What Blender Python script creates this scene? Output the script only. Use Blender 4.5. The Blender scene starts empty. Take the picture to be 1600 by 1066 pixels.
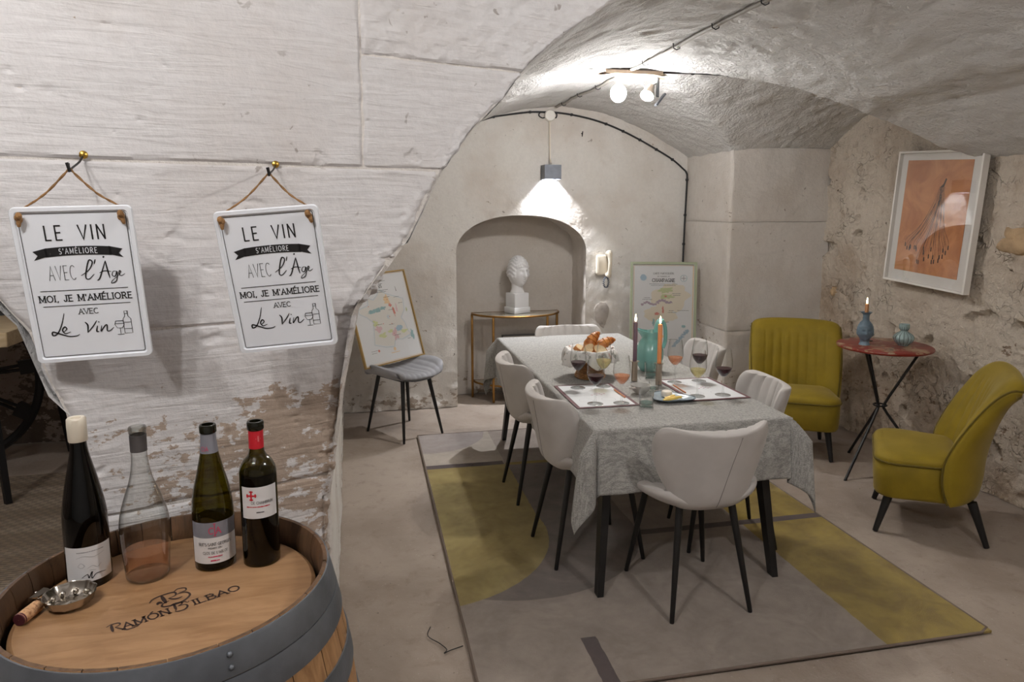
import bpy, math, random
from mathutils import Vector, Matrix, noise, Euler

rnd = random.Random(7)
PI = math.pi
R = math.radians
SC = bpy.context.scene
COL = SC.collection

# ------------------------------------------------------------------ camera
F_PX = 1105.0
cam_d = bpy.data.cameras.new('camera')
cam = bpy.data.objects.new('camera', cam_d)
COL.objects.link(cam)
cam_d.sensor_fit = 'HORIZONTAL'
cam_d.sensor_width = 36.0
cam_d.lens = F_PX * 36.0 / 1600.0
cam_d.shift_y = -48.0 / 1600.0
cam_d.clip_start = 0.02
cam.location = (0.0, 0.0, 1.65)
cam.rotation_euler = (R(90 - 8.137), 0.0, R(-11.79))
SC.camera = cam

# ------------------------------------------------------------------ world, exposure, lights
world = bpy.data.worlds.new('world')
SC.world = world
world.use_nodes = True
world.node_tree.nodes['Background'].inputs[0].default_value = (0.9, 0.93, 1.0, 1)
world.node_tree.nodes['Background'].inputs[1].default_value = 0.05
SC.view_settings.view_transform = 'Standard'
SC.view_settings.look = 'None'
SC.view_settings.gamma = 1.0
SC.view_settings.use_curve_mapping = False
SC.view_settings.exposure = 0.36
try:
    SC.cycles.use_denoising = True
    SC.cycles.use_adaptive_sampling = True
    SC.cycles.adaptive_threshold = 0.06
    SC.cycles.max_bounces = 8
    SC.cycles.diffuse_bounces = 4
    SC.cycles.transparent_max_bounces = 24
    SC.cycles.sample_clamp_indirect = 6.0
    SC.cycles.caustics_reflective = False
    SC.cycles.caustics_refractive = False
except Exception:
    pass
CEIL_BULB_W = 28.0      # the bulb of the ceiling fitting over the table
CEIL_SPOT_W = 11.0      # each swivelling spot of that fitting
NICHE_LAMP_W = 24.0     # the downlight over the niche
NEAR_SPOT_W = 27.0      # each spot of the bar lamp in the room of the camera
WARM = (1.0, 0.93, 0.85)

# ------------------------------------------------------------------ mesh builder
class MB:
    def __init__(s):
        s.v = []; s.f = []; s.m = []
    def add(s, vs, fs, m=0):
        o = len(s.v)
        s.v += [tuple(p) for p in vs]
        s.f += [tuple(i + o for i in f) for f in fs]
        s.m += [m] * len(fs)
        return s
    def box(s, c, d, m=0, M=None):
        x, y, z = d[0] / 2, d[1] / 2, d[2] / 2
        vs = [Vector((a * x, b * y, e * z)) for a in (-1, 1) for b in (-1, 1) for e in (-1, 1)]
        if M is not None: vs = [M @ p for p in vs]
        vs = [p + Vector(c) for p in vs]
        return s.add(vs, [(0, 1, 3, 2), (4, 6, 7, 5), (0, 4, 5, 1), (2, 3, 7, 6), (0, 2, 6, 4), (1, 5, 7, 3)], m)
    def rbox(s, c, d, r=0.01, m=0, M=None, n=3):
        """box with rounded vertical edges and chamfered top and bottom"""
        x, y, z = d[0] / 2, d[1] / 2, d[2] / 2
        b = min(r, z * 0.9)
        rings = []
        for zz, ins in ((-z, b), (-z + b * 0.3, b * 0.3), (-z + b, 0), (z - b, 0), (z - b * 0.3, b * 0.3), (z, b)):
            ring = []
            for cx, cy, a0 in ((1, 1, 0), (-1, 1, 90), (-1, -1, 180), (1, -1, 270)):
                for k in range(n + 1):
                    a = R(a0 + 90.0 * k / n)
                    ring.append(Vector((cx * (x - r) + math.cos(a) * (r - ins), cy * (y - r) + math.sin(a) * (r - ins), zz)))
            rings.append(ring)
        k = len(rings[0])
        vs = [p for ring in rings for p in ring]
        if M is not None: vs = [M @ p for p in vs]
        vs = [p + Vector(c) for p in vs]
        fs = []
        for i in range(len(rings) - 1):
            for j in range(k):
                fs.append((i * k + j, i * k + (j + 1) % k, (i + 1) * k + (j + 1) % k, (i + 1) * k + j))
        fs.append(tuple(reversed(range(k)))); fs.append(tuple(range((len(rings) - 1) * k, len(rings) * k)))
        return s.add(vs, fs, m)
    def tube(s, pts, r, n=8, m=0, closed=False, cap=True, flat=None):
        P = [Vector(p) for p in pts]
        N = len(P)
        rr = r if isinstance(r, (list, tuple)) else [r] * N
        vs = []; up = None
        for i in range(N):
            if closed: t = P[(i + 1) % N] - P[i - 1]
            else: t = P[min(i + 1, N - 1)] - P[max(i - 1, 0)]
            if t.length < 1e-9: t = Vector((0, 0, 1))
            t.normalize()
            if up is None:
                a = Vector((0, 0, 1)) if abs(t.z) < 0.9 else Vector((1, 0, 0))
                up = (a - t * a.dot(t)).normalized()
            else:
                up = up - t * up.dot(t)
                up = up.normalized() if up.length > 1e-6 else t.orthogonal().normalized()
            w = t.cross(up)
            for k in range(n):
                a = 2 * PI * k / n
                e = flat if flat else 1.0
                vs.append(P[i] + (up * math.cos(a) * e + w * math.sin(a)) * rr[i])
        fs = []
        for i in range(N if closed else N - 1):
            j = (i + 1) % N
            for k in range(n):
                fs.append((i * n + k, i * n + (k + 1) % n, j * n + (k + 1) % n, j * n + k))
        if cap and not closed:
            fs.append(tuple(reversed(range(n)))); fs.append(tuple(range((N - 1) * n, N * n)))
        return s.add(vs, fs, m)
    def lathe(s, prof, n=32, m=0, c=(0, 0, 0), fn=None, cap=False):
        vs = []
        for r, z in prof:
            for k in range(n):
                a = 2 * PI * k / n
                rr = r * (fn(a, z) if fn else 1.0)
                vs.append((c[0] + rr * math.cos(a), c[1] + rr * math.sin(a), c[2] + z))
        fs = []
        for i in range(len(prof) - 1):
            for k in range(n):
                fs.append((i * n + k, i * n + (k + 1) % n, (i + 1) * n + (k + 1) % n, (i + 1) * n + k))
        if cap:
            fs.append(tuple(reversed(range(n)))); fs.append(tuple(range((len(prof) - 1) * n, len(prof) * n)))
        return s.add(vs, fs, m)
    def grid(s, fn, nu, nv, m=0, flip=False, wrap=False):
        vs = [fn(i / (nu if wrap else nu - 1), j / (nv - 1)) for j in range(nv) for i in range(nu)]
        fs = []
        for j in range(nv - 1):
            for i in range(nu if wrap else nu - 1):
                a, b = j * nu + i, j * nu + (i + 1) % nu
                q = (a, b, b + nu, a + nu)
                fs.append(tuple(reversed(q)) if flip else q)
        return s.add(vs, fs, m)
    def prism(s, pts, z0, z1, m=0, ax='z', M=None):
        n = len(pts)
        vs = [Vector((p[0], p[1], z0)) for p in pts] + [Vector((p[0], p[1], z1)) for p in pts]
        if ax == 'y': vs = [Vector((p.x, p.z, p.y)) for p in vs]
        if M is not None: vs = [M @ p for p in vs]
        fs = [(i, (i + 1) % n, n + (i + 1) % n, n + i) for i in range(n)]
        fs += [tuple(reversed(range(n))), tuple(range(n, 2 * n))]
        return s.add(vs, fs, m)
    def sphere(s, c, r, nu=16, nv=10, m=0, sc=(1, 1, 1)):
        prof = [(max(1e-4, math.sin(PI * j / (nv - 1))) * r, -math.cos(PI * j / (nv - 1)) * r) for j in range(nv)]
        vs = []
        for a, z in prof:
            for k in range(nu):
                t = 2 * PI * k / nu
                vs.append((c[0] + a * math.cos(t) * sc[0], c[1] + a * math.sin(t) * sc[1], c[2] + z * sc[2]))
        fs = [(i * nu + k, i * nu + (k + 1) % nu, (i + 1) * nu + (k + 1) % nu, (i + 1) * nu + k) for i in range(nv - 1) for k in range(nu)]
        return s.add(vs, fs, m)
    def build(s, name, mats, parent=None, smooth=40, weld=False):
        me = bpy.data.meshes.new(name)
        me.from_pydata(s.v, [], s.f)
        if not isinstance(mats, (list, tuple)): mats = [mats]
        for a in mats: me.materials.append(a)
        me.polygons.foreach_set('material_index', s.m)
        if weld:
            import bmesh
            bm = bmesh.new(); bm.from_mesh(me)
            bmesh.ops.remove_doubles(bm, verts=bm.verts, dist=1e-5)
            bm.to_mesh(me); bm.free()
        if smooth:
            me.polygons.foreach_set('use_smooth', [True] * len(me.polygons))
            me.update()
            if smooth < 170: me.set_sharp_from_angle(angle=R(smooth))
        me.update()
        o = bpy.data.objects.new(name, me)
        COL.objects.link(o)
        if parent is not None: o.parent = parent
        return o

def tag(o, label, cat, group=None):
    o['label'] = label; o['category'] = cat
    if group: o['group'] = group
    return o
def thing(name, label, cat, loc=(0, 0, 0), rot=(0, 0, 0), group=None):
    o = bpy.data.objects.new(name, None)
    o.empty_display_size = 0.05
    COL.objects.link(o)
    o.location = loc; o.rotation_euler = rot
    return tag(o, label, cat, group)
def struct(o):
    o['kind'] = 'structure'; return o
def copy_thing(root, loc, rot, label):
    r = root.copy(); COL.objects.link(r)
    r.location = loc; r.rotation_euler = rot; r['label'] = label
    for ch in list(root.children):
        c = ch.copy(); COL.objects.link(c); c.parent = r
        for g in list(ch.children):
            d = g.copy(); COL.objects.link(d); d.parent = c
    return r
def lerp(tab, x):
    if x <= tab[0][0]: return tab[0][1]
    for (a, p), (b, q) in zip(tab, tab[1:]):
        if x <= b: return p + (q - p) * (x - a) / (b - a)
    return tab[-1][1]
def sstep(a, b, x):
    t = min(1, max(0, (x - a) / (b - a))); return t * t * (3 - 2 * t)
def spline(pts, n):
    """Catmull-Rom through tuples of any length, n samples"""
    k = len(pts) - 1; out = []
    for i in range(n):
        t = i / (n - 1) * k; j = min(int(t), k - 1); t -= j
        p0, p1, p2, p3 = pts[max(j - 1, 0)], pts[j], pts[j + 1], pts[min(j + 2, k)]
        out.append(tuple(0.5 * (2 * b + (c - a) * t + (2 * a - 5 * b + 4 * c - d) * t * t + (3 * b - a - 3 * c + d) * t ** 3) for a, b, c, d in zip(p0, p1, p2, p3)))
    return out
def fbm(x, y, z, o=4):
    return noise.fractal(Vector((x, y, z)), 1.0, 2.0, o, noise_basis='PERLIN_ORIGINAL')

# ------------------------------------------------------------------ materials
class NT:
    def __init__(s, name):
        s.mat = bpy.data.materials.new(name); s.mat.use_nodes = True
        s.t = s.mat.node_tree; s.t.nodes.clear()
        s.out = s.t.nodes.new('ShaderNodeOutputMaterial')
    def new(s, typ, **kw):
        n = s.t.nodes.new(typ)
        for k, v in kw.items(): setattr(n, k, v)
        return n
    def put(s, sock, v):
        if v is None: return
        if hasattr(v, 'is_linked') or isinstance(v, bpy.types.NodeSocket): s.t.links.new(v, sock)
        elif isinstance(v, (tuple, list)):
            if len(sock.default_value) == 4 and len(v) == 3: v = (*v, 1)
            sock.default_value = v
        else: sock.default_value = v
    def pos(s, scale=(1, 1, 1), rot=(0, 0, 0), obj=False):
        src = s.new('ShaderNodeTexCoord').outputs['Object'] if obj else s.new('ShaderNodeNewGeometry').outputs['Position']
        mp = s.new('ShaderNodeMapping'); s.put(mp.inputs[0], src)
        mp.inputs['Scale'].default_value = scale; mp.inputs['Rotation'].default_value = rot
        return mp.outputs[0]
    def noise(s, vec, scale=5, detail=4, rough=0.55, dist=0.0):
        n = s.new('ShaderNodeTexNoise'); s.put(n.inputs['Vector'], vec)
        n.inputs['Scale'].default_value = scale; n.inputs['Detail'].default_value = detail
        n.inputs['Roughness'].default_value = rough; n.inputs['Distortion'].default_value = dist
        return n.outputs['Fac']
    def vor(s, vec, scale=5, feature='F1'):
        n = s.new('ShaderNodeTexVoronoi', feature=feature); s.put(n.inputs['Vector'], vec); n.inputs['Scale'].default_value = scale
        return n.outputs['Distance']
    def math(s, op, a, b=None, clamp=False):
        n = s.new('ShaderNodeMath', operation=op, use_clamp=clamp); s.put(n.inputs[0], a)
        if b is not None: s.put(n.inputs[1], b)
        return n.outputs[0]
    def rng(s, v, a, b, c=0.0, d=1.0, smooth=True):
        n = s.new('ShaderNodeMapRange'); n.interpolation_type = 'SMOOTHSTEP' if smooth else 'LINEAR'
        s.put(n.inputs[0], v); n.inputs[1].default_value = a; n.inputs[2].default_value = b
        n.inputs[3].default_value = c; n.inputs[4].default_value = d
        return n.outputs[0]
    def mix(s, f, a, b, typ='MIX'):
        n = s.new('ShaderNodeMixRGB', blend_type=typ); s.put(n.inputs[0], f)
        for i, v in ((1, a), (2, b)):
            s.put(n.inputs[i], v)
        return n.outputs[0]
    def xyz(s, vec):
        n = s.new('ShaderNodeSeparateXYZ'); s.put(n.inputs[0], vec); return n.outputs
    def bump(s, h, dist=0.002, strength=1.0, normal=None):
        n = s.new('ShaderNodeBump'); n.inputs['Strength'].default_value = strength; n.inputs['Distance'].default_value = dist
        s.put(n.inputs['Height'], h)
        if normal is not None: s.put(n.inputs['Normal'], normal)
        return n.outputs[0]
    def bsdf(s, color, rough=0.6, metal=0.0, normal=None, **kw):
        n = s.new('ShaderNodeBsdfPrincipled')
        s.put(n.inputs['Base Color'], color); s.put(n.inputs['Roughness'], rough); s.put(n.inputs['Metallic'], metal)
        if normal is not None: s.put(n.inputs['Normal'], normal)
        for k, v in kw.items(): s.put(n.inputs[k.replace('_', ' ')], v)
        s.t.links.new(n.outputs[0], s.out.inputs[0]); return n
    def done(s, shader=None):
        if shader is not None: s.t.links.new(shader, s.out.inputs[0])
        return s.mat

def srgb(r, g, b):
    f = lambda c: (c / 255 / 12.92) if c / 255 <= 0.04045 else ((c / 255 + 0.055) / 1.055) ** 2.4
    return (f(r), f(g), f(b))
def plain(name, col, rough=0.6, metal=0.0, var=0.0, bump=0.0, bscale=200, **kw):
    n = NT(name); c = col; nor = None
    p = n.pos(obj=True)
    if var: c = n.mix(n.rng(n.noise(p, 9, 4), 0.3, 0.7), tuple(x * (1 - var) for x in col), tuple(min(1, x * (1 + var)) for x in col))
    if bump: nor = n.bump(n.noise(p, bscale, 3), bump)
    n.bsdf(c, rough, metal, nor, **kw); return n.done()
def emit(name, col, strength):
    n = NT(name); e = n.new('ShaderNodeEmission'); n.put(e.inputs[0], col); e.inputs[1].default_value = strength
    return n.done(e.outputs[0])
def thin_glass(name, tint=(1, 1, 1), gloss=1.0, rough=0.0, ior=1.5, edge=0.45):
    n = NT(name)
    lw = n.new('ShaderNodeLayerWeight'); lw.inputs[0].default_value = 0.5
    t = n.new('ShaderNodeBsdfTransparent'); n.put(t.inputs[0], n.mix(n.math('POWER', lw.outputs['Facing'], 3.0), tint, tuple(x * edge for x in tint)))
    g = n.new('ShaderNodeBsdfGlossy'); g.inputs['Roughness'].default_value = rough
    f0 = ((ior - 1) / (ior + 1)) ** 2
    f = n.math('ADD', n.math('MULTIPLY', n.math('POWER', lw.outputs['Facing'], 3.0), (1 - f0) * 0.8), f0)
    f = n.math('MULTIPLY', f, gloss, clamp=True)
    m = n.new('ShaderNodeMixShader'); n.put(m.inputs[0], f)
    n.t.links.new(t.outputs[0], m.inputs[1]); n.t.links.new(g.outputs[0], m.inputs[2])
    return n.done(m.outputs[0])
def liquid(name, trans, diff, k=0.45):
    n = NT(name)
    t = n.new('ShaderNodeBsdfTransparent'); n.put(t.inputs[0], trans)
    d = n.new('ShaderNodeBsdfPrincipled'); n.put(d.inputs['Base Color'], diff); d.inputs['Roughness'].default_value = 0.05; d.inputs['Specular IOR Level'].default_value = 0.2
    m = n.new('ShaderNodeMixShader'); m.inputs[0].default_value = k
    n.t.links.new(t.outputs[0], m.inputs[1]); n.t.links.new(d.outputs[0], m.inputs[2])
    return n.done(m.outputs[0])
def velvet(name, col, var=0.12, sheen=0.5, rough=0.8):
    n = NT(name); p = n.pos(obj=True)
    c = n.mix(n.rng(n.noise(p, 6, 3, 0.6), 0.3, 0.7), tuple(x * (1 - var) for x in col), tuple(min(1, x * (1 + var)) for x in col))
    nor = n.bump(n.noise(p, 600, 2), 0.0006)
    n.bsdf(c, rough, 0, nor, Sheen_Weight=sheen, Sheen_Roughness=0.4, Sheen_Tint=tuple(min(1, 0.3 + x) for x in col))
    return n.done()
def painted_wall(name, base, dark, stone, stain=0.5, peel_z=(0.3, 1.2), peel_amt=0.5, tool=False, rough_b=0.004, pits=0.5, cracks=0.0):
    """lime-washed stone: patchy white wash, dirt, chips and pits; more wash lost near the ground"""
    n = NT(name); p = n.pos()
    z = n.xyz(p)[2]
    big = n.noise(p, 1.6, 4, 0.6); mid = n.noise(p, 7, 4, 0.65); fin = n.noise(p, 38, 3, 0.6)
    c = n.mix(n.math('MULTIPLY', n.rng(big, 0.42, 0.72), stain), base, dark)
    c = n.mix(n.math('MULTIPLY', n.rng(mid, 0.55, 0.8), stain * 0.8), c, dark)
    c = n.mix(n.rng(fin, 0.35, 0.65, 0.0, 0.22), c, tuple(x * 0.8 for x in base))
    # lost wash
    zf = n.rng(z, peel_z[0], peel_z[1], 1.0, 0.0)
    q = n.pos((1, 1, 1.7))
    pn = n.math('ADD', n.math('MULTIPLY', n.noise(q, 15, 6, 0.7), 0.75), n.math('MULTIPLY', n.noise(q, 2.3, 2, 0.6), 0.4))
    th = n.math('SUBTRACT', 0.75, n.math('MULTIPLY', zf, peel_amt * 0.28))
    pe = n.rng(n.math('SUBTRACT', pn, th), 0.0, 0.02)
    sc = n.mix(n.noise(p, 14, 5, 0.6), tuple(x * 0.7 for x in stone), tuple(min(1, x * 1.25) for x in stone))
    c = n.mix(n.math('MULTIPLY', pe, 0.9), c, sc)
    # small dark pits
    pit = n.rng(n.noise(p, 26, 3, 0.5, 0.6), 0.685, 0.73)
    gate = n.rng(n.noise(p, 3.1, 3), 0.45, 0.6)
    pit = n.math('MULTIPLY', n.math('MULTIPLY', pit, gate), pits)
    c = n.mix(pit, c, tuple(x * 0.45 for x in stone))
    if cracks:
        nw = n.new('ShaderNodeTexNoise'); n.put(nw.inputs['Vector'], p); nw.inputs['Scale'].default_value = 6; nw.inputs['Detail'].default_value = 3
        va = n.new('ShaderNodeVectorMath', operation='MULTIPLY_ADD'); n.put(va.inputs[0], nw.outputs['Color']); va.inputs[1].default_value = (0.25, 0.25, 0.25); n.put(va.inputs[2], p)
        cr = n.rng(n.vor(va.outputs[0], 15, 'DISTANCE_TO_EDGE'), 0.0, 0.05, 1.0, 0.0)
        cr = n.math('MULTIPLY', n.math('MULTIPLY', cr, n.rng(n.noise(p, 5.3, 4), 0.5, 0.64)), cracks)
        c = n.mix(cr, c, tuple(x * 0.5 for x in stone))
    if tool:
        w = n.pos((3.2, 3.2, 40))
        h = n.math('ADD', n.math('MULTIPLY', n.noise(w, 1.0, 4, 0.62, 1.1), 0.6), n.math('MULTIPLY', n.noise(p, 17, 4, 0.62), 0.75))
    else:
        h = n.math('ADD', n.math('MULTIPLY', n.noise(p, 9, 3, 0.6), 1.0), n.math('MULTIPLY', n.noise(p, 55, 4, 0.7), 0.55))
    if cracks: h = n.math('SUBTRACT', h, n.math('MULTIPLY', cr, 0.8))
    nor = n.bump(h, rough_b)
    n.bsdf(c, 0.9, 0, nor, Specular_IOR_Level=0.25)
    return n.done()

M = {}
M['wash'] = painted_wall('lime_washed_stone', srgb(218, 215, 215), srgb(196, 186, 179), srgb(166, 146, 128), 0.4, (1.08, 1.26), 0.62, tool=True, rough_b=0.007, pits=0.55)
M['mortar'] = plain('mortar', srgb(214, 208, 202), 0.95, var=0.12, bump=0.006, bscale=60)
M['vault'] = painted_wall('vault_limewash', srgb(222, 221, 220), srgb(200, 196, 192), srgb(165, 150, 138), 0.36, (-2, -1), 0.0, rough_b=0.022, pits=0.4)
M['back'] = painted_wall('old_plaster', srgb(222, 218, 212), srgb(194, 181, 168), srgb(160, 146, 132), 0.55, (-0.2, 0.9), 0.55, rough_b=0.006, pits=0.7)
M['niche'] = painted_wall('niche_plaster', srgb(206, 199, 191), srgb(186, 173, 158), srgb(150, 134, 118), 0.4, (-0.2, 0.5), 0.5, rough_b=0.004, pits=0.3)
M['rubble'] = painted_wall('rubble_wall', srgb(210, 198, 183), srgb(172, 151, 130), srgb(134, 112, 92), 0.9, (0.0, 1.5), 0.25, rough_b=0.026, pits=1.0, cracks=0.42)
M['pier'] = painted_wall('pier_stone', srgb(212, 206, 199), srgb(186, 174, 161), srgb(156, 140, 124), 0.5, (0.2, 1.4), 0.3, rough_b=0.006, pits=0.8)
M['dark_plaster'] = painted_wall('worn_plaster', srgb(170, 156, 146), srgb(130, 114, 104), srgb(96, 82, 72), 0.8, (0.0, 1.6), 0.8, rough_b=0.01)
M['ochre'] = plain('ochre_stone', srgb(176, 150, 118), 0.95, var=0.25, bump=0.012, bscale=24)
M['grey_patch'] = plain('grey_plaster', srgb(168, 160, 152), 0.95, var=0.15, bump=0.004, bscale=60)
M['brass_old'] = plain('aged_brass', srgb(150, 112, 62), 0.38, 0.9, var=0.15)
M['brass'] = plain('polished_brass', srgb(205, 165, 80), 0.3, 1.0)
M['black'] = plain('black_metal', srgb(22, 21, 21), 0.42, 0.0)
M['iron'] = plain('cast_iron', srgb(30, 29, 30), 0.5, 0.3, bump=0.001)
M['cable'] = plain('black_rubber', srgb(38, 38, 40), 0.6)
M['conduit'] = plain('grey_conduit', srgb(168, 164, 158), 0.5, 0.2)
M['cream'] = plain('cream_plastic', srgb(226, 216, 198), 0.4)
M['white_pl'] = plain('white_plastic', srgb(232, 228, 220), 0.4)
M['paper'] = plain('white_paper', srgb(226, 226, 226), 0.6)
M['ink'] = plain('black_ink', srgb(28, 27, 28), 0.55)
M['greyink'] = plain('grey_ink', srgb(90, 88, 88), 0.6)
M['glass'] = thin_glass('clear_glass', (0.985, 0.99, 0.985), 1.0)
M['pane'] = thin_glass('picture_glazing', (0.99, 0.99, 0.99), 2.0, edge=0.9)
# ================================================================== the room
WD = Vector((0.9475, 0.3197, 0)); WN = Vector((0.3197, -0.9475, 0)); WANG = R(18.64)
WP = Vector((-0.5163, 1.787, 0))
def wall_y(x): return WP.y + (x - WP.x) * 0.33741
XR_TAB = [(0.0, -0.112), (0.87, -0.109), (1.18, -0.06), (1.25, -0.044), (1.38, -0.017), (1.47, 0.05), (1.57, 0.126), (1.75, 0.22), (1.88, 0.32),
          (1.98, 0.42), (2.09, 0.50), (2.19, 0.63), (2.29, 0.77), (2.39, 1.04), (2.45, 1.27), (2.49, 1.6)]
XL_TAB = [(0.0, -0.655), (1.184, -0.673), (1.277, -0.701), (1.381, -0.726), (1.455, -0.77), (1.57, -0.86), (1.75, -0.97), (1.88, -1.07), (1.98, -1.17),
          (2.09, -1.27), (2.19, -1.4), (2.29, -1.55), (2.39, -1.8), (2.45, -2.0), (2.49, -2.35)]
Z1 = [(-0.06, 1.18), (-0.017, 1.38), (0.05, 1.47), (0.126, 1.57), (0.22, 1.75), (0.32, 1.88), (0.42, 1.98), (0.5, 2.08), (0.63, 2.19), (0.77, 2.29), (1.04, 2.39),
      (1.27, 2.45), (1.6, 2.485), (1.93, 2.45), (2.16, 2.385), (2.46, 2.255), (2.71, 2.115), (2.8, 2.05), (2.95, 1.95), (3.15, 1.86), (3.35, 1.80), (3.7, 1.78)]
PW = [(-1.3, 1.55), (-0.93, 1.78), (-0.7, 1.935), (-0.45, 2.105), (-0.19, 2.26), (-0.06, 2.345), (0.0, 2.37), (0.17, 2.365), (0.35, 2.32), (0.55, 2.23), (0.75, 2.12), (0.9, 2.02)]
PC = [(-1.3, 1.75), (-0.95, 2.05), (-0.6, 2.27), (-0.3, 2.41), (-0.06, 2.48), (0.0, 2.492), (0.08, 2.475), (0.4, 2.345), (0.75, 2.12), (0.9, 2.0)]
Z1F = Z1[:13] + [(1.93, 2.46), (2.16, 2.42), (2.46, 2.34), (2.71, 2.25), (2.95, 2.20), (3.15, 2.12), (3.35, 2.03), (3.7, 1.90)]
def ceil_z(x, y):
    z1 = lerp(Z1, x)
    if x > 1.6 and y < 4.7:
        k = sstep(4.7, 3.4, y); z1 = z1 * (1 - k) + lerp(Z1F, x) * k
    yc = 4.20 + 0.06 * sstep(2.4, 3.5, x)
    t = sstep(2.35, 3.55, x) if x > 1.6 else sstep(0.9, 0.0, x)
    v = y - yc
    z2 = lerp(PC, v) * (1 - t) + lerp(PW, v) * t
    return max(z1, z2)

# --- floor
def floor_pt(u, v):
    x = -4.4 + 8.2 * u; y = -2.3 + 9.0 * v
    return (x, y, 0.004 * fbm(x * 0.9, y * 0.9, 3.0, 3) - 0.004)
nf = NT('concrete_screed'); p = nf.pos()
a = nf.noise(p, 1.3, 6, 0.6, 0.4); b = nf.noise(p, 11, 6, 0.7, 0.3); g = nf.noise(p, 90, 3, 0.6)
c = nf.mix(nf.rng(a, 0.35, 0.68), srgb(168, 155, 143), srgb(144, 130, 118))
c = nf.mix(nf.rng(b, 0.5, 0.78, 0, 0.5), c, srgb(122, 106, 94))
c = nf.mix(nf.rng(g, 0.66, 0.74, 0, 0.45), c, srgb(206, 196, 184))
c = nf.mix(nf.rng(nf.noise(p, 47, 2), 0.72, 0.76, 0, 0.6), c, srgb(92, 80, 72))
nf.bsdf(c, 0.75, 0, nf.bump(nf.math('ADD', b, nf.math('MULTIPLY', g, 0.3)), 0.004), Specular_IOR_Level=0.3)
M['floor'] = nf.done()
struct(MB().grid(floor_pt, 165, 181).build('floor', M['floor'], smooth=180))
# fine crack across the screed, beside the rug
ck = [(-0.12, 3.36, 0), (0.02, 3.33, 0), (0.10, 3.35, 0), (0.20, 3.30, 0), (0.33, 3.29, 0)]

# --- the vault over the dining room: two crossing barrels
def ceil_noise(x, y, z):
    n = 0.012 * fbm(x * 2.2, y * 2.2, z * 2.0, 4) + 0.007 * fbm(x * 11, y * 11, z * 6, 3)
    r = max(0.0, fbm(x * 1.1 + 5, y * 1.1, 2.2, 2) - 0.15)
    n += 0.035 * r * fbm(x * 26, y * 22, z * 9, 3) * 0.5
    return n
def cl(xa, xb, ys, ye, nx, ny):
    def fn(u, v):
        x = xa + (xb - xa) * u; y0 = ys(x); y = y0 + (ye - y0) * v
        z = ceil_z(x, y)
        return (x, y, z + ceil_noise(x, y, z))
    return fn
mb = MB()
mb.grid(cl(-0.045, 1.0, lambda x: wall_y(x) - 0.004, 5.82, 90, 220), 90, 220, flip=True)
mb.grid(cl(1.0, 3.70, lambda x: -2.25, 5.82, 150, 380), 150, 380, flip=True)
struct(mb.build('ceiling', M['vault'], smooth=30))
# --- twin barrel left of the pier
def lz(x): return lerp(Z1, 1.6 - abs(x + 2.35))
def side_ceil(u, v):
    x = -0.66 - 3.4 * u; y = wall_y(x) + (5.55 - wall_y(x)) * v
    z = max(1.15, lerp([(abs(a - 1.6), b) for a, b in reversed(Z1[:13])], abs(x + 2.35)))
    return (x, y, z + ceil_noise(x, y, z))
struct(MB().grid(side_ceil, 80, 90).build('ceiling_side', M['vault'], smooth=30))
# --- higher flat ceiling over the camera and the face that closes it against the vault
struct(MB().box((-1.65, 0.0, 2.96), (5.4, 5.4, 0.12)).build('ceiling_near', M['vault'], smooth=0))
struct(MB().box((1.03, 0.05, 2.66), (0.06, 4.6, 0.6)).build('trim_1', M['vault'], smooth=0))
struct(MB().box((-0.4, -2.25, 1.45), (8.2, 0.1, 2.9)).build('wall_rear', M['vault'], smooth=0))
struct(MB().box((-4.3, 1.7, 1.45), (0.1, 8.0, 2.9)).build('wall_far_left', M['dark_plaster'], smooth=0))

# --- wall with the two signs: big lime-washed blocks round two arches
def wall_pt(x, z, d=0.0):
    return Vector((x, wall_y(x), z)) + WN * d
def xr(z): return lerp(XR_TAB, z) + 0.010 * fbm(z * 9, 0.3, 1.0, 3) + 0.004 * fbm(z * 40, 2.0, 1.0, 2) + 0.020 * math.exp(-((z - 1.415) / 0.06) ** 2) * (0.6 + fbm(z * 22, 7, 1, 2))
def xl(z): return lerp(XL_TAB, z) + 0.008 * fbm(z * 9, 5.3, 1.0, 3)
mbk = MB()
zs = [2.92 * k / 119 for k in range(120)]
def back_pt(u, v):
    z = 2.92 * v
    a = lerp(XL_TAB, z) if z < 2.46 else -4.35; b = lerp(XR_TAB, z) if z < 2.44 else 1.06
    return wall_pt(a + (b - a) * u, z, -0.004)
mbk.grid(back_pt, 30, 200)
wf = struct(mbk.build('wall_front', M['mortar'], smooth=60))
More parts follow.
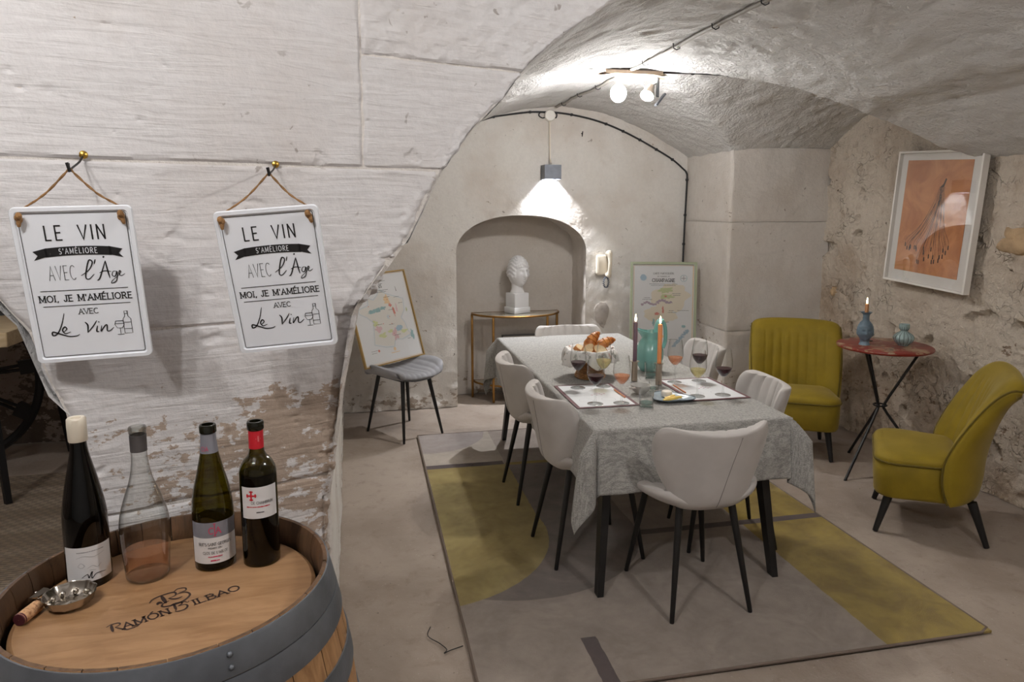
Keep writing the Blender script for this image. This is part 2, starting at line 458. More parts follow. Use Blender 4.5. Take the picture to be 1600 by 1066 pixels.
def block(z0, z1, fa, fb, amp, rough, nx, nz, ea, eb):
    """one dressed stone: grid front with rounded arris and a skirt going back into the wall"""
    def pt(u, v, extra=0.0):
        z = z0 + (z1 - z0) * v; xa, xb = fa(z), fb(z)
        x = xa + (xb - xa) * u; w = abs(xb - xa)
        da, db = u * w, (1 - u) * w; dz = min(v, 1 - v) * (z1 - z0)
        d = 0.004 + amp * fbm(x * 3, z * 5, 1.0, 3) + 0.0016 * fbm(x * 9, z * 70, 2.0, 3)
        d += rough * fbm(x * 24, z * 24, 4.0, 4)
        jz = 0.007 * (1 + 1.6 * fbm(x * 14, z0 * 7, 9.0, 2))
        d -= 0.008 * max(0, 1 - dz / max(0.002, jz)) ** 1.5
        for e, dd in ((ea, da), (eb, db)):
            if e > 0:
                q = max(0, 1 - dd / (e * (1 + 0.6 * fbm(z * 16, x, 3.0, 3))))
                d -= e * 0.75 * q ** 2
        chip = fbm(x * 12 + 3, z * 16, 6.0, 3)
        if chip > 0.60: d -= 0.006 * min(1, (chip - 0.60) * 6)
        if eb > 0.011: d += 0.020 * max(0, 1 - db / 0.07) * (0.4 + math.exp(-((z - 1.42) / 0.12) ** 2)) * fbm(x * 38, z * 38, 12.0, 4)
        return wall_pt(x, z, d + extra)
    m = MB(); m.grid(lambda u, v: pt(u, v), nx, nz)
    # skirt
    def skirt(path):
        vs = []; n = len(path)
        for u, v in path:
            vs.append(pt(u, v)); vs.append(pt(u, v, -0.08))
        m.add(vs, [(2 * i, 2 * i + 1, 2 * ((i + 1) % n) + 1, 2 * ((i + 1) % n)) for i in range(n)])
    pa = [(i / (nx - 1), 0) for i in range(nx)] + [(1, j / (nz - 1)) for j in range(1, nz)] + [(1 - i / (nx - 1), 1) for i in range(1, nx)] + [(0, 1 - j / (nz - 1)) for j in range(1, nz - 1)]
    skirt(pa)
    o = m.build('stone_block', M['wash'], wf, smooth=35)
    return o
ZJ = lambda x: 1.76
fx0 = lambda z: 0.004 + 0.004 * fbm(z * 12, 1, 1, 2); fx1 = lambda z: 0.009 + 0.004 * fbm(z * 12, 1, 1, 2)
block(1.762, 2.473, lambda z: xl(min(z, 2.46)) , fx0, 0.003, 0.0008, 190, 120, 0.02, 0.010)
block(1.761, 2.049, fx1, xr, 0.003, 0.0012, 90, 60, 0.010, 0.012)
block(2.054, 2.44, fx1, xr, 0.006, 0.006, 130, 80, 0.010, 0.012)
block(1.369, 1.756, xl, xr, 0.003, 0.001, 190, 80, 0.02, 0.03)
block(0.931, 1.366, xl, xr, 0.0035, 0.0012, 130, 90, 0.02, 0.02)
block(0.477, 0.928, xl, xr, 0.004, 0.0015, 110, 70, 0.02, 0.02)
block(0.0, 0.474, xl, xr, 0.004, 0.0015, 100, 60, 0.02, 0.02)
block(2.48, 2.92, lambda z: -4.35, lambda z: -1.3, 0.003, 0.001, 80, 30, 0.01, 0.01)
block(2.48, 2.92, lambda z: -1.29, lambda z: 0.2, 0.003, 0.001, 80, 30, 0.01, 0.01)
block(2.48, 2.92, lambda z: 0.21, lambda z: 1.02, 0.003, 0.001, 50, 30, 0.01, 0.01)

# --- long wall between the two barrels (its right face is the left wall of the dining room)
def leftw(u, v):
    y = wall_y(-0.1) - 0.02 + (5.85 - wall_y(-0.1)) * u; z = 1.50 * v
    x = lerp(XR_TAB, z) - 0.016 - 0.019 * (y - 1.92) * (1 if z < 1.2 else max(0, (1.5 - z) / 0.3))
    return (x + 0.008 * fbm(y * 3, z * 3, 1, 4), y, z)
mb = MB(); mb.grid(leftw, 160, 70)
mb.grid(lambda u, v: (-0.05, 2.6 + 3.25 * u, 1.3 + 1.3 * v), 4, 4)
mb.grid(lambda u, v: (-0.64 + 0.01 * fbm(u * 9, v * 4, 8, 3), wall_y(-0.64) + 0.02 + 3.6 * u, 1.45 * v), 60, 30, flip=True)
struct(mb.build('wall_left', M['back'], smooth=40))

# --- back wall with its arched niche, lunette shaped under the vault
BY = 5.76
NX0, NX1, NZS = 0.735, 1.845, 1.30
def niche_top(x):
    t = (x - (NX0 + NX1) / 2) / ((NX1 - NX0) / 2)
    return NZS + 0.30 * max(0.0, 1 - abs(t) ** 2.3) ** 0.5
def bw(x, z):
    d = 0.010 * fbm(x * 2.2, z * 2.2, 7, 4) + 0.003 * fbm(x * 9, z * 9, 2, 3)
    if z < 0.35: d += 0.05 * max(0, fbm(x * 6, z * 7, 3, 3)) * (0.35 - z) / 0.35
    return (x, BY - d + (0.03 * max(0, 0.3 - z)), z)
mb = MB()
def arch_u(k, n):   # points round the niche opening from lower left to lower right
    out = []
    return out
# left of niche, right of niche, above niche
mb.grid(lambda u, v: bw(-0.32 + (NX0 + 0.32) * u, 2.6 * v), 60, 140)
mb.grid(lambda u, v: bw(NX1 + (2.86 - NX1) * u, 2.6 * v), 60, 140)
def above(u, v):
    x = NX0 + (NX1 - NX0) * (0.5 - 0.5 * math.cos(PI * u)); z0 = niche_top(x)
    return bw(x, z0 + (2.6 - z0) * v)
mb.grid(above, 90, 70)
# niche: reveal, back and floor
ND = 0.40
def edge(u):
    if u < 0.25: return (NX0, NZS * u / 0.25)
    if u > 0.75: return (NX1, NZS * (1 - u) / 0.25)
    x = NX0 + (NX1 - NX0) * (0.5 - 0.5 * math.cos(PI * (u - 0.25) / 0.5)); return (x, niche_top(x))
def reveal(u, v):
    x, z = edge(u); q = bw(x, z)
    r = 0.012 * fbm(x * 7 + v, z * 7, v * 3, 3) * min(1, 4 * v)
    e = 0.02 * math.exp(-v * 14) * (1 if x > 1.2 else 0.2)
    if x > 1.5: r += 0.03 * max(0, fbm(z * 9, v * 4, 5, 3)) * (1 - v)
    return (x + (e + r if x > 1.29 else -r), q[1] + ND * v, z + (r if 0.25 < u < 0.75 else 0))
mb.grid(reveal, 200, 16, m=1)
mb.grid(lambda u, v: (NX0 - 0.05 + (NX1 - NX0 + 0.1) * u, BY + ND + 0.005 * fbm(u * 5, v * 5, 9, 3), 1.75 * v), 40, 50, m=1)
struct(mb.build('wall_back', [M['back'], M['niche']], smooth=35))
struct(MB().grid(lambda u, v: (-4.4 + 3.9 * u, 5.45 - 0.02 * fbm(u * 9, v * 5, 1, 4), 2.6 * v), 90, 60).build('wall_side', M['dark_plaster'], smooth=40))

# --- pier in the right back corner, three courses of dressed stone
pr = struct(MB().box((3.22, 5.40, 1.05), (0.92, 0.76, 2.1)).build('wall_pier', M['mortar'], smooth=0))
for z0, z1 in ((0.0, 0.70), (0.703, 1.55), (1.553, 2.115)):
    def face_f(u, v, z0=z0, z1=z1):
        x = 2.748 + 0.86 * u; z = z0 + (z1 - z0) * v
        e = min(v, 1 - v) * (z1 - z0); d = 0.006 * fbm(x * 5, z * 5, 2, 4) - 0.004 * max(0, 1 - e / 0.006) - 0.012 * max(0, 1 - u * 0.86 / 0.012) ** 2
        return (x, 5.0 - d, z)
    def face_s(u, v, z0=z0, z1=z1):
        y = 5.0 + 0.80 * u; z = z0 + (z1 - z0) * v
        e = min(v, 1 - v) * (z1 - z0); d = 0.006 * fbm(y * 5, z * 5, 6, 4) - 0.004 * max(0, 1 - e / 0.006) - 0.012 * max(0, 1 - u * 0.8 / 0.012) ** 2
        return (2.748 - d, y, z)
    m = MB(); m.grid(face_f, 60, 40); m.grid(face_s, 50, 40, flip=True)
    m.build('stone_block', M['pier'], pr, smooth=40)

# --- right wall: rubble under a thin wash
def rw_x(y, z):
    base = 3.545 + 0.03 * sstep(0.2, 1.2, z)
    d = 0.020 * fbm(y * 2.0, z * 2.0, 11, 4) + 0.010 * fbm(y * 8, z * 8, 4, 4)
    rr = max(0, fbm(y * 1.7 + 9, z * 1.7, 3, 2) + 0.15)
    d += 0.014 * rr * fbm(y * 22, z * 22, 2, 3)
    if z < 0.5: d += 0.03 * (0.5 - z) * 2 * max(0, fbm(y * 7, z * 7, 15, 3))
    d += 0.010 * fbm(y * 34, z * 34, 8, 3)
    hole = fbm(y * 5.5, z * 5.5, 31, 2)
    if hole > 0.42: d -= 0.05 * min(1, (hole - 0.42) * 9)
    return base - d
def rw(u, v):
    y = -2.3 + 7.6 * u; z = 2.7 * v; return (rw_x(y, z), y, z)
m = MB()
def rwfine(u, v):
    y = 2.2 + 3.0 * u; z = 2.6 * v; return (rw_x(y, z), y, z)
m.grid(rwfine, 260, 220)
m.grid(lambda u, v: (3.57, -2.3 + 4.5 * u, 2.6 * v), 20, 12)
wr = struct(m.build('wall_right', M['rubble'], smooth=45))
# exposed ochre stones and small rubble set in the wash
def stone(y, z, a, b, parent, mat, proud=0.012, seed=0):
    def fn(u, v):
        t = 2 * PI * u; rr = (0.85 + 0.45 * fbm(math.cos(t) * 1.8 + seed, math.sin(t) * 1.8, seed, 4))
        k = math.sin(v * PI / 2); yy = y + a * k * rr * math.copysign(abs(math.cos(t)) ** 0.9, math.cos(t)); zz = z + b * k * rr * math.copysign(abs(math.sin(t)) ** 0.9, math.sin(t))
        return (3.574 - 0.018 * (1 - v ** 4) * 1 - proud + 0.006 * fbm(yy * 20, zz * 20, seed, 3) + 0.05 * v ** 4, yy, zz)
    return MB().grid(fn, 28, 9, wrap=True).build('stone', mat, parent, smooth=60)
stone(3.30, 1.47, 0.15, 0.085, wr, M['ochre'], 0.010, 1)
for y, z, a, b, sd in ((4.86, 1.02, 0.05, 0.05, 2), (3.55, 0.80, 0.05, 0.045, 5)):
    stone(y, z, a, b, wr, M['grey_patch'] if sd % 2 else M['ochre'], -0.012, sd)
# bare plaster patches beside the niche
for pts in ([(1.925, .80), (1.95, .84), (1.985, .86), (2.03, .85), (2.06, .80), (2.055, .75), (2.03, .68), (2.01, .63), (1.985, .65), (1.94, .70)],
            [(1.99, .50), (2.03, .56), (2.09, .57), (2.13, .52), (2.15, .46), (2.15, .40), (1.98, .40)]):
    q = [(x, z) for x, z in pts]
    m = MB(); n = len(q); cx = sum(a for a, b in q) / n; cz = sum(b for a, b in q) / n
    vs = [(cx, BY - 0.020, cz)]; fs = []
    k = 0
    big = []
    for i in range(n):
        (xa, za), (xb, zb) = q[i], q[(i + 1) % n]
        for t in (0, 0.33, 0.67):
            x, z = xa + (xb - xa) * t, za + (zb - za) * t
            big.append((x + 0.006 * fbm(x * 60, z * 60, 1, 2), z + 0.006 * fbm(x * 60, z * 60, 7, 2)))
    for x, z in big: vs.append((x, bw(x, z)[1] - 0.006, z))
    for x, z in big: vs.append((x, BY + 0.03, z))
    nb = len(big)
    for i in range(nb):
        j = (i + 1) % nb
        fs += [(0, 1 + j, 1 + i), (1 + i, 1 + j, 1 + nb + j, 1 + nb + i)]
    m.add(vs, fs); m.build('plaster_patch', M['grey_patch'], bpy.data.objects['wall_back'], smooth=30)
# ================================================================== lamps, cables
def area_w(P, area): return P / (PI * area)
def bulb(parent, c, r, W, name='bulb', col=(1.0, 0.975, 0.955)):
    e = emit(name + '_glow', col, area_w(W, 4 * PI * r * r))
    return MB().sphere(c, r, 18, 12, sc=(1, 1, 1.1)).build(name, e, parent, smooth=180)
M['lampwood'] = plain('pale_lamp_wood', srgb(206, 184, 160), 0.5, var=0.1)
M['lampgrey'] = plain('lamp_grey', srgb(92, 96, 102), 0.45, 0.3)
M['reflect'] = plain('lamp_reflector', srgb(215, 210, 205), 0.3, 0.4)
def spot_head(parent, c, d, W, k=1.0):
    """swivel spot: cup, glowing face, yoke"""
    d = Vector(d).normalized(); q = d.to_track_quat('Z', 'Y').to_matrix()
    m = MB(); prof = [(0.002, -0.05), (0.022, -0.048), (0.026, -0.02), (0.036, 0.0), (0.043, 0.035), (0.040, 0.034), (0.030, 0.0), (0.002, -0.005)]
    vs = MB().lathe([(a * k, b * k) for a, b in prof], 20)
    m.add([q @ Vector(p) + Vector(c) for p in vs.v], vs.f)
    hd = m.build('spot_head', M['reflect'], parent)
    e = emit('spot_glow', (1.0, 0.96, 0.9), area_w(W, PI * (0.036 * k) ** 2))
    vs = MB().lathe([(0.0005, 0.012), (0.036 * k, 0.02), (0.036 * k, 0.022), (0.0005, 0.024)], 20)
    MB().add([q @ Vector(p) + Vector(c) for p in vs.v], vs.f).build('lamp_lens', e, hd)
    return hd
# fitting over the table
FX, FY = 1.60, 4.16
fz = ceil_z(FX, FY) - 0.012
t = thing('ceiling_lamp', 'ceiling lamp with glowing bulb and swivel spot under the vault, over the dining table', 'lamp', (FX, FY, fz))
m = MB()
m.grid(lambda u, v: ((u - .5) * 0.42, (v - .5) * 0.10, -0.004 - 0.035 * (2 * (u - .5)) ** 2 * 0.6), 12, 3)
m.grid(lambda u, v: ((u - .5) * 0.42, (v - .5) * 0.10, -0.022 - 0.035 * (2 * (u - .5)) ** 2 * 0.6), 12, 3)
m.box((0, 0.05, -0.018), (0.36, 0.004, 0.02)); m.box((0, -0.05, -0.018), (0.36, 0.004, 0.02))
m.build('mounting_plate', M['lampwood'], t)
MB().tube([(0.17, 0, -0.03), (0.17, 0, -0.15)], 0.010, 8).build('spot_arm', M['lampgrey'], t)
MB().box((0.185, -0.01, -0.165), (0.012, 0.03, 0.09), M=Matrix.Rotation(R(38), 3, 'Y')).build('spot_bracket', M['lampgrey'], t)
MB().tube(spline([(-0.02, 0, -0.03), (0.0, 0, -0.06), (0.06, 0, -0.065), (0.10, 0, -0.10), (0.16, 0, -0.07)], 20), 0.003, 6).build('lamp_wire', M['lampgrey'], t)
spot_head(t, (0.105, -0.02, -0.125), (-0.5, -0.45, -0.75), CEIL_SPOT_W)
MB().tube([(-0.08, 0, -0.02), (-0.08, 0, -0.085)], 0.016, 12).build('bulb_socket', M['reflect'], t)
bulb(t, (-0.08, 0, -0.135), 0.048, CEIL_BULB_W)

# spot bar on the ceiling of the room the photographer stands in
t = thing('spot_bar_lamp', 'two-bulb bar lamp on the ceiling behind the viewer', 'lamp', (-0.92, 0.42, 2.895), (0, 0, R(20)))
MB().rbox((0, 0, -0.015), (0.45, 0.06, 0.03), 0.01).build('mounting_bar', M['lampgrey'], t)
for k in range(2):
    x = -0.16 + 0.32 * k
    MB().tube([(x, 0, -0.02), (x, 0, -0.09)], 0.008, 8).build('spot_arm', M['lampgrey'], t)
    bulb(t, (x, 0.0, -0.13), 0.03, NEAR_SPOT_W)
t = thing('ceiling_lamp', 'bare bulb ceiling lamp on the vault crown nearer the viewer', 'lamp', (1.62, 0.9, ceil_z(1.62, 0.9) - 0.012))
MB().lathe([(0.001, 0), (0.05, 0), (0.05, -0.02), (0.02, -0.03), (0.02, -0.07), (0.001, -0.07)], 20).build('bulb_socket', M['white_pl'], t)
bulb(t, (0, 0, -0.11), 0.04, NEAR_SPOT_W * 1.15)
t = thing('ceiling_lamp', 'added bare bulb, out of view, brightening the side vault beyond the left arch', 'lamp', (-2.35, 2.9, lz(-2.35) - 0.02))  # added fill bulb, no known fitting: lifts the dark area behind the arch
MB().lathe([(0.001, 0.03), (0.05, 0.03), (0.05, -0.02), (0.02, -0.03), (0.02, -0.07), (0.001, -0.07)], 20).build('bulb_socket', M['white_pl'], t)
bulb(t, (0, 0, -0.11), 0.04, 26.0)

# downlight over the niche, hung from a round junction box
LX, LY = 1.512, BY - 0.074
t = thing('wall_lamp', 'small grey box downlight glowing above the wall niche', 'lamp', (LX, LY, 1.89))
m = MB(); w = 0.066
for a in (-1, 1):
    m.box((a * w, 0, 0.058), (0.006, 2 * w, 0.116)); m.box((0, a * w, 0.058), (2 * w, 0.006, 0.116))
m.box((0, 0, 0.113), (2 * w, 2 * w, 0.006))
m.build('lamp_shade', plain('slate_grey_metal', srgb(108, 112, 120), 0.4, 0.5, var=0.15), t, smooth=0)
MB().tube([(0, 0, 0.11), (0, 0, 0.135)], 0.008, 8).build('cable_grip', M['conduit'], t)
MB().lathe([(0.0005, 0.098), (0.04, 0.098), (0.04, 0.104), (0.0005, 0.104)], 20).build('lamp_lens', emit('downlight_glow', (0.93, 0.95, 1.0), area_w(NICHE_LAMP_W * 0.15, PI * 0.0016)), t)
ld = bpy.data.lights.new('downlight_beam', 'SPOT'); ld.energy = NICHE_LAMP_W * 4; ld.spot_size = R(120); ld.spot_blend = 0.2; ld.shadow_soft_size = 0.02; ld.color = (0.93, 0.95, 1.0)
lo = bpy.data.objects.new('downlight_beam', ld); COL.objects.link(lo); lo.parent = t; lo.location = (0, 0.035, 0.085)

def on_back(x, z, d=0.012): return (x, bw(x, z)[1] - d, z)
t = thing('junction_box', 'round white junction box at the top of the back wall', 'junction box', on_back(1.512, 2.405, 0.0))
MB().lathe([(0.001, 0.0), (0.042, 0.0), (0.045, -0.01), (0.045, -0.03), (0.040, -0.036), (0.001, -0.038)], 24).build('box_body', M['white_pl'], t).rotation_euler = (R(-90), 0, 0)
MB().tube(spline([(-0.03, -0.01, 0.02), (-0.075, -0.012, 0.025), (-0.09, -0.012, 0.0), (-0.06, -0.012, -0.02), (-0.03, -0.012, -0.01)], 16), 0.005, 6).build('cable_loop', M['cable'], t)
MB().tube(spline([(0.03, -0.01, 0.02), (0.06, -0.012, 0.015), (0.055, -0.012, -0.015), (0.03, -0.012, -0.01)], 16), 0.005, 6).build('cable_loop', M['cable'], t)
tag(MB().tube([on_back(1.512, 2.37), on_back(1.515, 2.2), (1.515, BY - 0.03, 2.06), (1.512, LY, 2.022)], 0.006, 6).build('lamp_cord', M['cream']), 'thin cream cord from the junction box down to the grey downlight', 'cord')

# black cable following the lunette and down the corner, with its clips
cab = [(0.95, 2.355), (1.05, 2.385), (1.2, 2.41), (1.35, 2.43), (1.47, 2.432), (1.56, 2.432), (1.70, 2.418), (1.85, 2.392), (2.0, 2.352), (2.15, 2.296), (2.3, 2.228), (2.45, 2.152), (2.6, 2.07), (2.70, 1.995)]
pts = [(x, bw(x, z)[1] - 0.012, z) for x, z in cab]
pts += [(2.722, BY - 0.03, 1.96), (2.728, BY - 0.035, 1.90), (2.724, BY - 0.03, 1.6), (2.720, BY - 0.03, 1.35), (2.718, BY - 0.03, 1.1), (2.718, BY - 0.03, 0.8)]
t = thing('power_cable', 'black cable clipped along the arch of the back wall and down its right corner', 'cable')
MB().tube(spline(pts, 120), 0.0075, 8).build('cable', M['cable'], t)
for i in (1, 3, 6, 8, 9, 10, 11, 12, 15, 16, 17):
    x, y, z = pts[i]
    MB().rbox((x, y + 0.002, z), (0.022, 0.022, 0.022), 0.006).build('cable_clip', M['cable'], t)
def on_ceil(x, y, d): return (x, y, ceil_z(x, y) + ceil_noise(x, y, ceil_z(x, y)) - d)
pts = [on_ceil(x, 4.16 + 0.03 * (x - 1.8), 0.012) for x in (1.80, 1.9, 2.0, 2.12, 2.24, 2.36, 2.46)] + [on_ceil(2.56, 4.19, -0.004)]
t = thing('ceiling_cable', 'black cable clipped to the vault running right from the ceiling lamp', 'cable')
MB().tube(spline(pts, 40), 0.0075, 8).build('cable', M['cable'], t)
for i in (0, 2, 4, 6):
    x, y, z = pts[i]; MB().rbox((x, y, z), (0.02, 0.026, 0.024), 0.006).build('cable_clip', M['cable'], t)
# grey conduit on the crown
t = thing('conduit_pipe', 'grey conduit pipe running along the crown of the vault', 'pipe')
pts = [on_ceil(1.56 + 0.012 * (5.7 - y), y, 0.013) for y in [5.70 - 0.1 * k for k in range(48)]]
MB().tube(pts, 0.010, 8).build('pipe', M['conduit'], t)
for i in range(2, 46, 4):
    x, y, z = pts[i]
    mm = MB(); mm.tube([(x - 0.02, y, z + 0.016), (x - 0.016, y, z - 0.008), (x, y, z - 0.015), (x + 0.016, y, z - 0.008), (x + 0.02, y, z + 0.016)], 0.003, 6)
    mm.build('pipe_clip', M['cable'], t)
# nail left in the back wall
tag(MB().tube([(1.79, BY, 2.27), (1.79, BY - 0.03, 2.268), (1.79, BY - 0.035, 2.285), (1.79, BY - 0.03, 2.268), (1.79, BY - 0.02, 2.245)], 0.004, 6).build('wall_hook', M['iron']), 'small dark hook in the back wall right of the junction box', 'hook')

# old telephone on the back wall
t = thing('wall_telephone', 'cream wall telephone with handset beside the niche', 'telephone', (1.985, BY - 0.012, 1.14))
m = MB(); m.rbox((0, 0, 0), (0.105, 0.175, 0.045), 0.022)
o = m.build('phone_body', M['cream'], t); o.rotation_euler = (R(90), 0, 0); o.location = (-0.01, -0.02, 0.04)
h = [(0.025, -0.085, -0.045), (0.03, -0.10, -0.02), (0.032, -0.115, 0.05), (0.03, -0.105, 0.125), (0.022, -0.085, 0.15)]
MB().tube(spline(h, 18), [0.026, 0.028, 0.028, 0.024, 0.019, 0.017, 0.016, 0.016, 0.016, 0.016, 0.016, 0.017, 0.019, 0.024, 0.028, 0.030, 0.030, 0.027], 12).build('handset', M['cream'], t)
cp = []
for k in range(140):
    a = k / 139; th = a * 2 * PI * 16
    base = Vector((0.02, -0.06, -0.06)).lerp(Vector((0.02, -0.05, -0.06)), a)
    ang = PI * 2 * a
    base = Vector((0.02 + 0.022 * math.sin(ang), -0.055, -0.105 + 0.045 * math.cos(ang)))
    cp.append(base + Vector((0.007 * math.cos(th), 0.007 * math.sin(th), 0)))
MB().tube(cp, 0.0035, 5).build('coiled_cord', plain('slate_cord', srgb(86, 92, 104), 0.5), t)
# ================================================================== lettering made of flat strokes
def arc(cx, cy, rx, ry, a0, a1, n=10):
    return [(cx + rx * math.cos(R(a0 + (a1 - a0) * k / n)), cy + ry * math.sin(R(a0 + (a1 - a0) * k / n))) for k in range(n + 1)]
GL = {
 'A': (0.8, [[(0, 0), (0.4, 1), (0.8, 0)], [(0.14, 0.35), (0.66, 0.35)]]),
 'B': (0.68, [[(0.06, 0), (0.06, 1)], [(0.06, 1), (0.38, 1)] + arc(0.38, 0.77, 0.22, 0.23, 90, -90, 8) + [(0.06, 0.54)], [(0.06, 0.54), (0.4, 0.54)] + arc(0.4, 0.27, 0.27, 0.27, 90, -90, 8) + [(0.06, 0)]]),
 'C': (0.8, [arc(0.45, 0.5, 0.42, 0.5, 50, 310, 16)]),
 'D': (0.8, [[(0.06, 0), (0.06, 1)], [(0.06, 1), (0.32, 1)] + arc(0.32, 0.5, 0.42, 0.5, 90, -90, 12) + [(0.06, 0)]]),
 'E': (0.62, [[(0.06, 0), (0.06, 1)], [(0.06, 1), (0.58, 1)], [(0.06, 0.52), (0.5, 0.52)], [(0.06, 0), (0.6, 0)]]),
 'F': (0.6, [[(0.06, 0), (0.06, 1)], [(0.06, 1), (0.58, 1)], [(0.06, 0.52), (0.5, 0.52)]]),
 'G': (0.85, [arc(0.45, 0.5, 0.42, 0.5, 50, 340, 18), [(0.5, 0.42), (0.85, 0.42)], [(0.84, 0.42), (0.84, 0.06)]]),
 'H': (0.75, [[(0.06, 0), (0.06, 1)], [(0.69, 0), (0.69, 1)], [(0.06, 0.52), (0.69, 0.52)]]),
 'I': (0.2, [[(0.1, 0), (0.1, 1)]]),
 'J': (0.5, [[(0.4, 1), (0.4, 0.25)] + arc(0.2, 0.25, 0.2, 0.25, 0, -170, 8)]),
 'L': (0.58, [[(0.06, 1), (0.06, 0)], [(0.06, 0), (0.56, 0)]]),
 'M': (0.95, [[(0.06, 0), (0.06, 1)], [(0.06, 1), (0.475, 0.15), (0.89, 1)], [(0.89, 1), (0.89, 0)]]),
 'N': (0.78, [[(0.06, 0), (0.06, 1)], [(0.06, 1), (0.72, 0)], [(0.72, 0), (0.72, 1)]]),
 'O': (0.9, [arc(0.45, 0.5, 0.42, 0.5, 0, 360, 24)]),
 'P': (0.66, [[(0.06, 0), (0.06, 1)], [(0.06, 1), (0.36, 1)] + arc(0.36, 0.74, 0.26, 0.26, 90, -90, 8) + [(0.06, 0.48)]]),
 'R': (0.72, [[(0.06, 0), (0.06, 1)], [(0.06, 1), (0.36, 1)] + arc(0.36, 0.75, 0.25, 0.25, 90, -90, 8) + [(0.06, 0.5)], [(0.34, 0.5), (0.7, 0)]]),
 'S': (0.62, [arc(0.31, 0.75, 0.24, 0.25, 40, 270, 10) + arc(0.31, 0.25, 0.27, 0.25, 90, -140, 10)]),
 'T': (0.66, [[(0.33, 0), (0.33, 1)], [(0, 1), (0.66, 1)]]),
 'U': (0.76, [[(0.06, 1), (0.06, 0.32)] + arc(0.38, 0.32, 0.32, 0.32, 180, 360, 12) + [(0.70, 1)]]),
 'V': (0.78, [[(0, 1), (0.39, 0), (0.78, 1)]]),
 'X': (0.7, [[(0, 0), (0.7, 1)], [(0, 1), (0.7, 0)]]),
 '0': (0.6, [arc(0.3, 0.5, 0.26, 0.5, 0, 360, 18)]), '2': (0.6, [arc(0.3, 0.74, 0.26, 0.26, 170, -40, 10) + [(0.03, 0)], [(0.03, 0), (0.58, 0)]]),
 '1': (0.35, [[(0.02, 0.8), (0.22, 1)], [(0.22, 1), (0.22, 0)]]), '6': (0.6, [arc(0.32, 0.3, 0.26, 0.3, 0, 360, 14), arc(0.55, 0.4, 0.5, 0.62, 180, 105, 6)]),
 "'": (0.16, [[(0.1, 1.0), (0.06, 0.74)]]), ',': (0.2, [[(0.12, 0.06), (0.05, -0.16)]]), '-': (0.4, [[(0.05, 0.42), (0.35, 0.42)]]), ' ': (0.42, []), '.': (0.2, [[(0.08, 0), (0.08, 0.08)]]),
}
ACC = {'É': ('E', [[(0.24, 1.14), (0.42, 1.32)]]), 'Ó': ('O', [[(0.38, 1.14), (0.6, 1.32)]]), 'È': ('E', [[(0.42, 1.14), (0.22, 1.32)]]), 'Ç': ('C', [[(0.45, 0), (0.52, -0.12), (0.42, -0.24)]]), 'Â': ('A', [[(0.26, 1.1), (0.4, 1.24), (0.54, 1.1)]])}
def ribbon(mb, pts, w, m=0, tf=lambda x, y: (x, y, 0)):
    n = len(pts); vs = []
    P = [Vector((p[0], p[1])) for p in pts]
    ws = w if isinstance(w, (list, tuple)) else [w] * n
    for i in range(n):
        t = P[min(i + 1, n - 1)] - P[max(i - 1, 0)]
        if i == 0 or i == n - 1: ex = 0.35
        else: ex = 0
        t = t.normalized() if t.length > 1e-9 else Vector((1, 0))
        q = Vector((-t.y, t.x)); e = t * (ex * ws[i]) * (-1 if i == 0 else 1)
        k = 1.0
        if 0 < i < n - 1:
            a = (P[i] - P[i - 1]).normalized(); c = a.dot(t); k = 1 / max(0.45, c)
        for s in (0.5, -0.5):
            r = P[i] + q * (ws[i] * s * k) + e; vs.append(tf(r.x, r.y))
    mb.add(vs, [(2 * i, 2 * i + 1, 2 * i + 3, 2 * i + 2) for i in range(n - 1)], m)
def text_w(s, h, asp=1.0, gap=0.16):
    return sum((GL[ACC[c][0] if c in ACC else c][0] * asp + gap) * h for c in s) - gap * h
def text(mb, s, x, y, h, w=0.1, asp=1.0, gap=0.16, m=0, tf=lambda x, y: (x, y, 0), serif=0.0, align='c', slant=0.0):
    """capital letters of height h, stroke w*h, centred on x (baseline y)"""
    tot = text_w(s, h, asp, gap)
    cx = x - tot / 2 if align == 'c' else x
    for c in s:
        b, extra = (ACC[c] if c in ACC else (c, []))
        wd, st = GL[b]
        for line in list(st) + list(extra):
            pts = [(cx + (px * asp + slant * py) * h, y + py * h) for px, py in line]
            ribbon(mb, pts, w * h, m, tf)
            if serif:
                for i, j in ((0, 1), (-1, -2)):
                    a, b2 = line[i], line[j]
                    if (a[1] < 0.02 or a[1] > 0.98) and abs(a[1] - b2[1]) > 0.3 and a[1] >= 0 and a[1] <= 1.0:
                        px, py = cx + a[0] * asp * h, y + a[1] * h
                        ribbon(mb, [(px - serif * h, py), (px + serif * h, py)], w * h * 0.8, m, tf)
        cx += (wd * asp + gap) * h
def brush(mb, pts, w, n=40, m=0, tf=lambda x, y: (x, y, 0)):
    """hand-written stroke: smooth path, width swells in the middle"""
    s = spline([tuple(p) for p in pts], n)
    ribbon(mb, s, [w * (0.45 + 0.75 * math.sin(PI * min(1, max(0, i / (n - 1)))) ** 0.8) for i in range(n)], m, tf)
def fake_line(mb, x0, x1, y, h, m=0, tf=lambda x, y: (x, y, 0), seed=1):
    """a line of print too small to read: short uneven dashes"""
    r = random.Random(seed); x = x0
    while x < x1:
        w = h * r.uniform(0.7, 2.6)
        ribbon(mb, [(x, y), (min(x + w, x1), y)], h * r.uniform(0.5, 0.8), m, tf); x += w + h * r.uniform(0.4, 0.8)

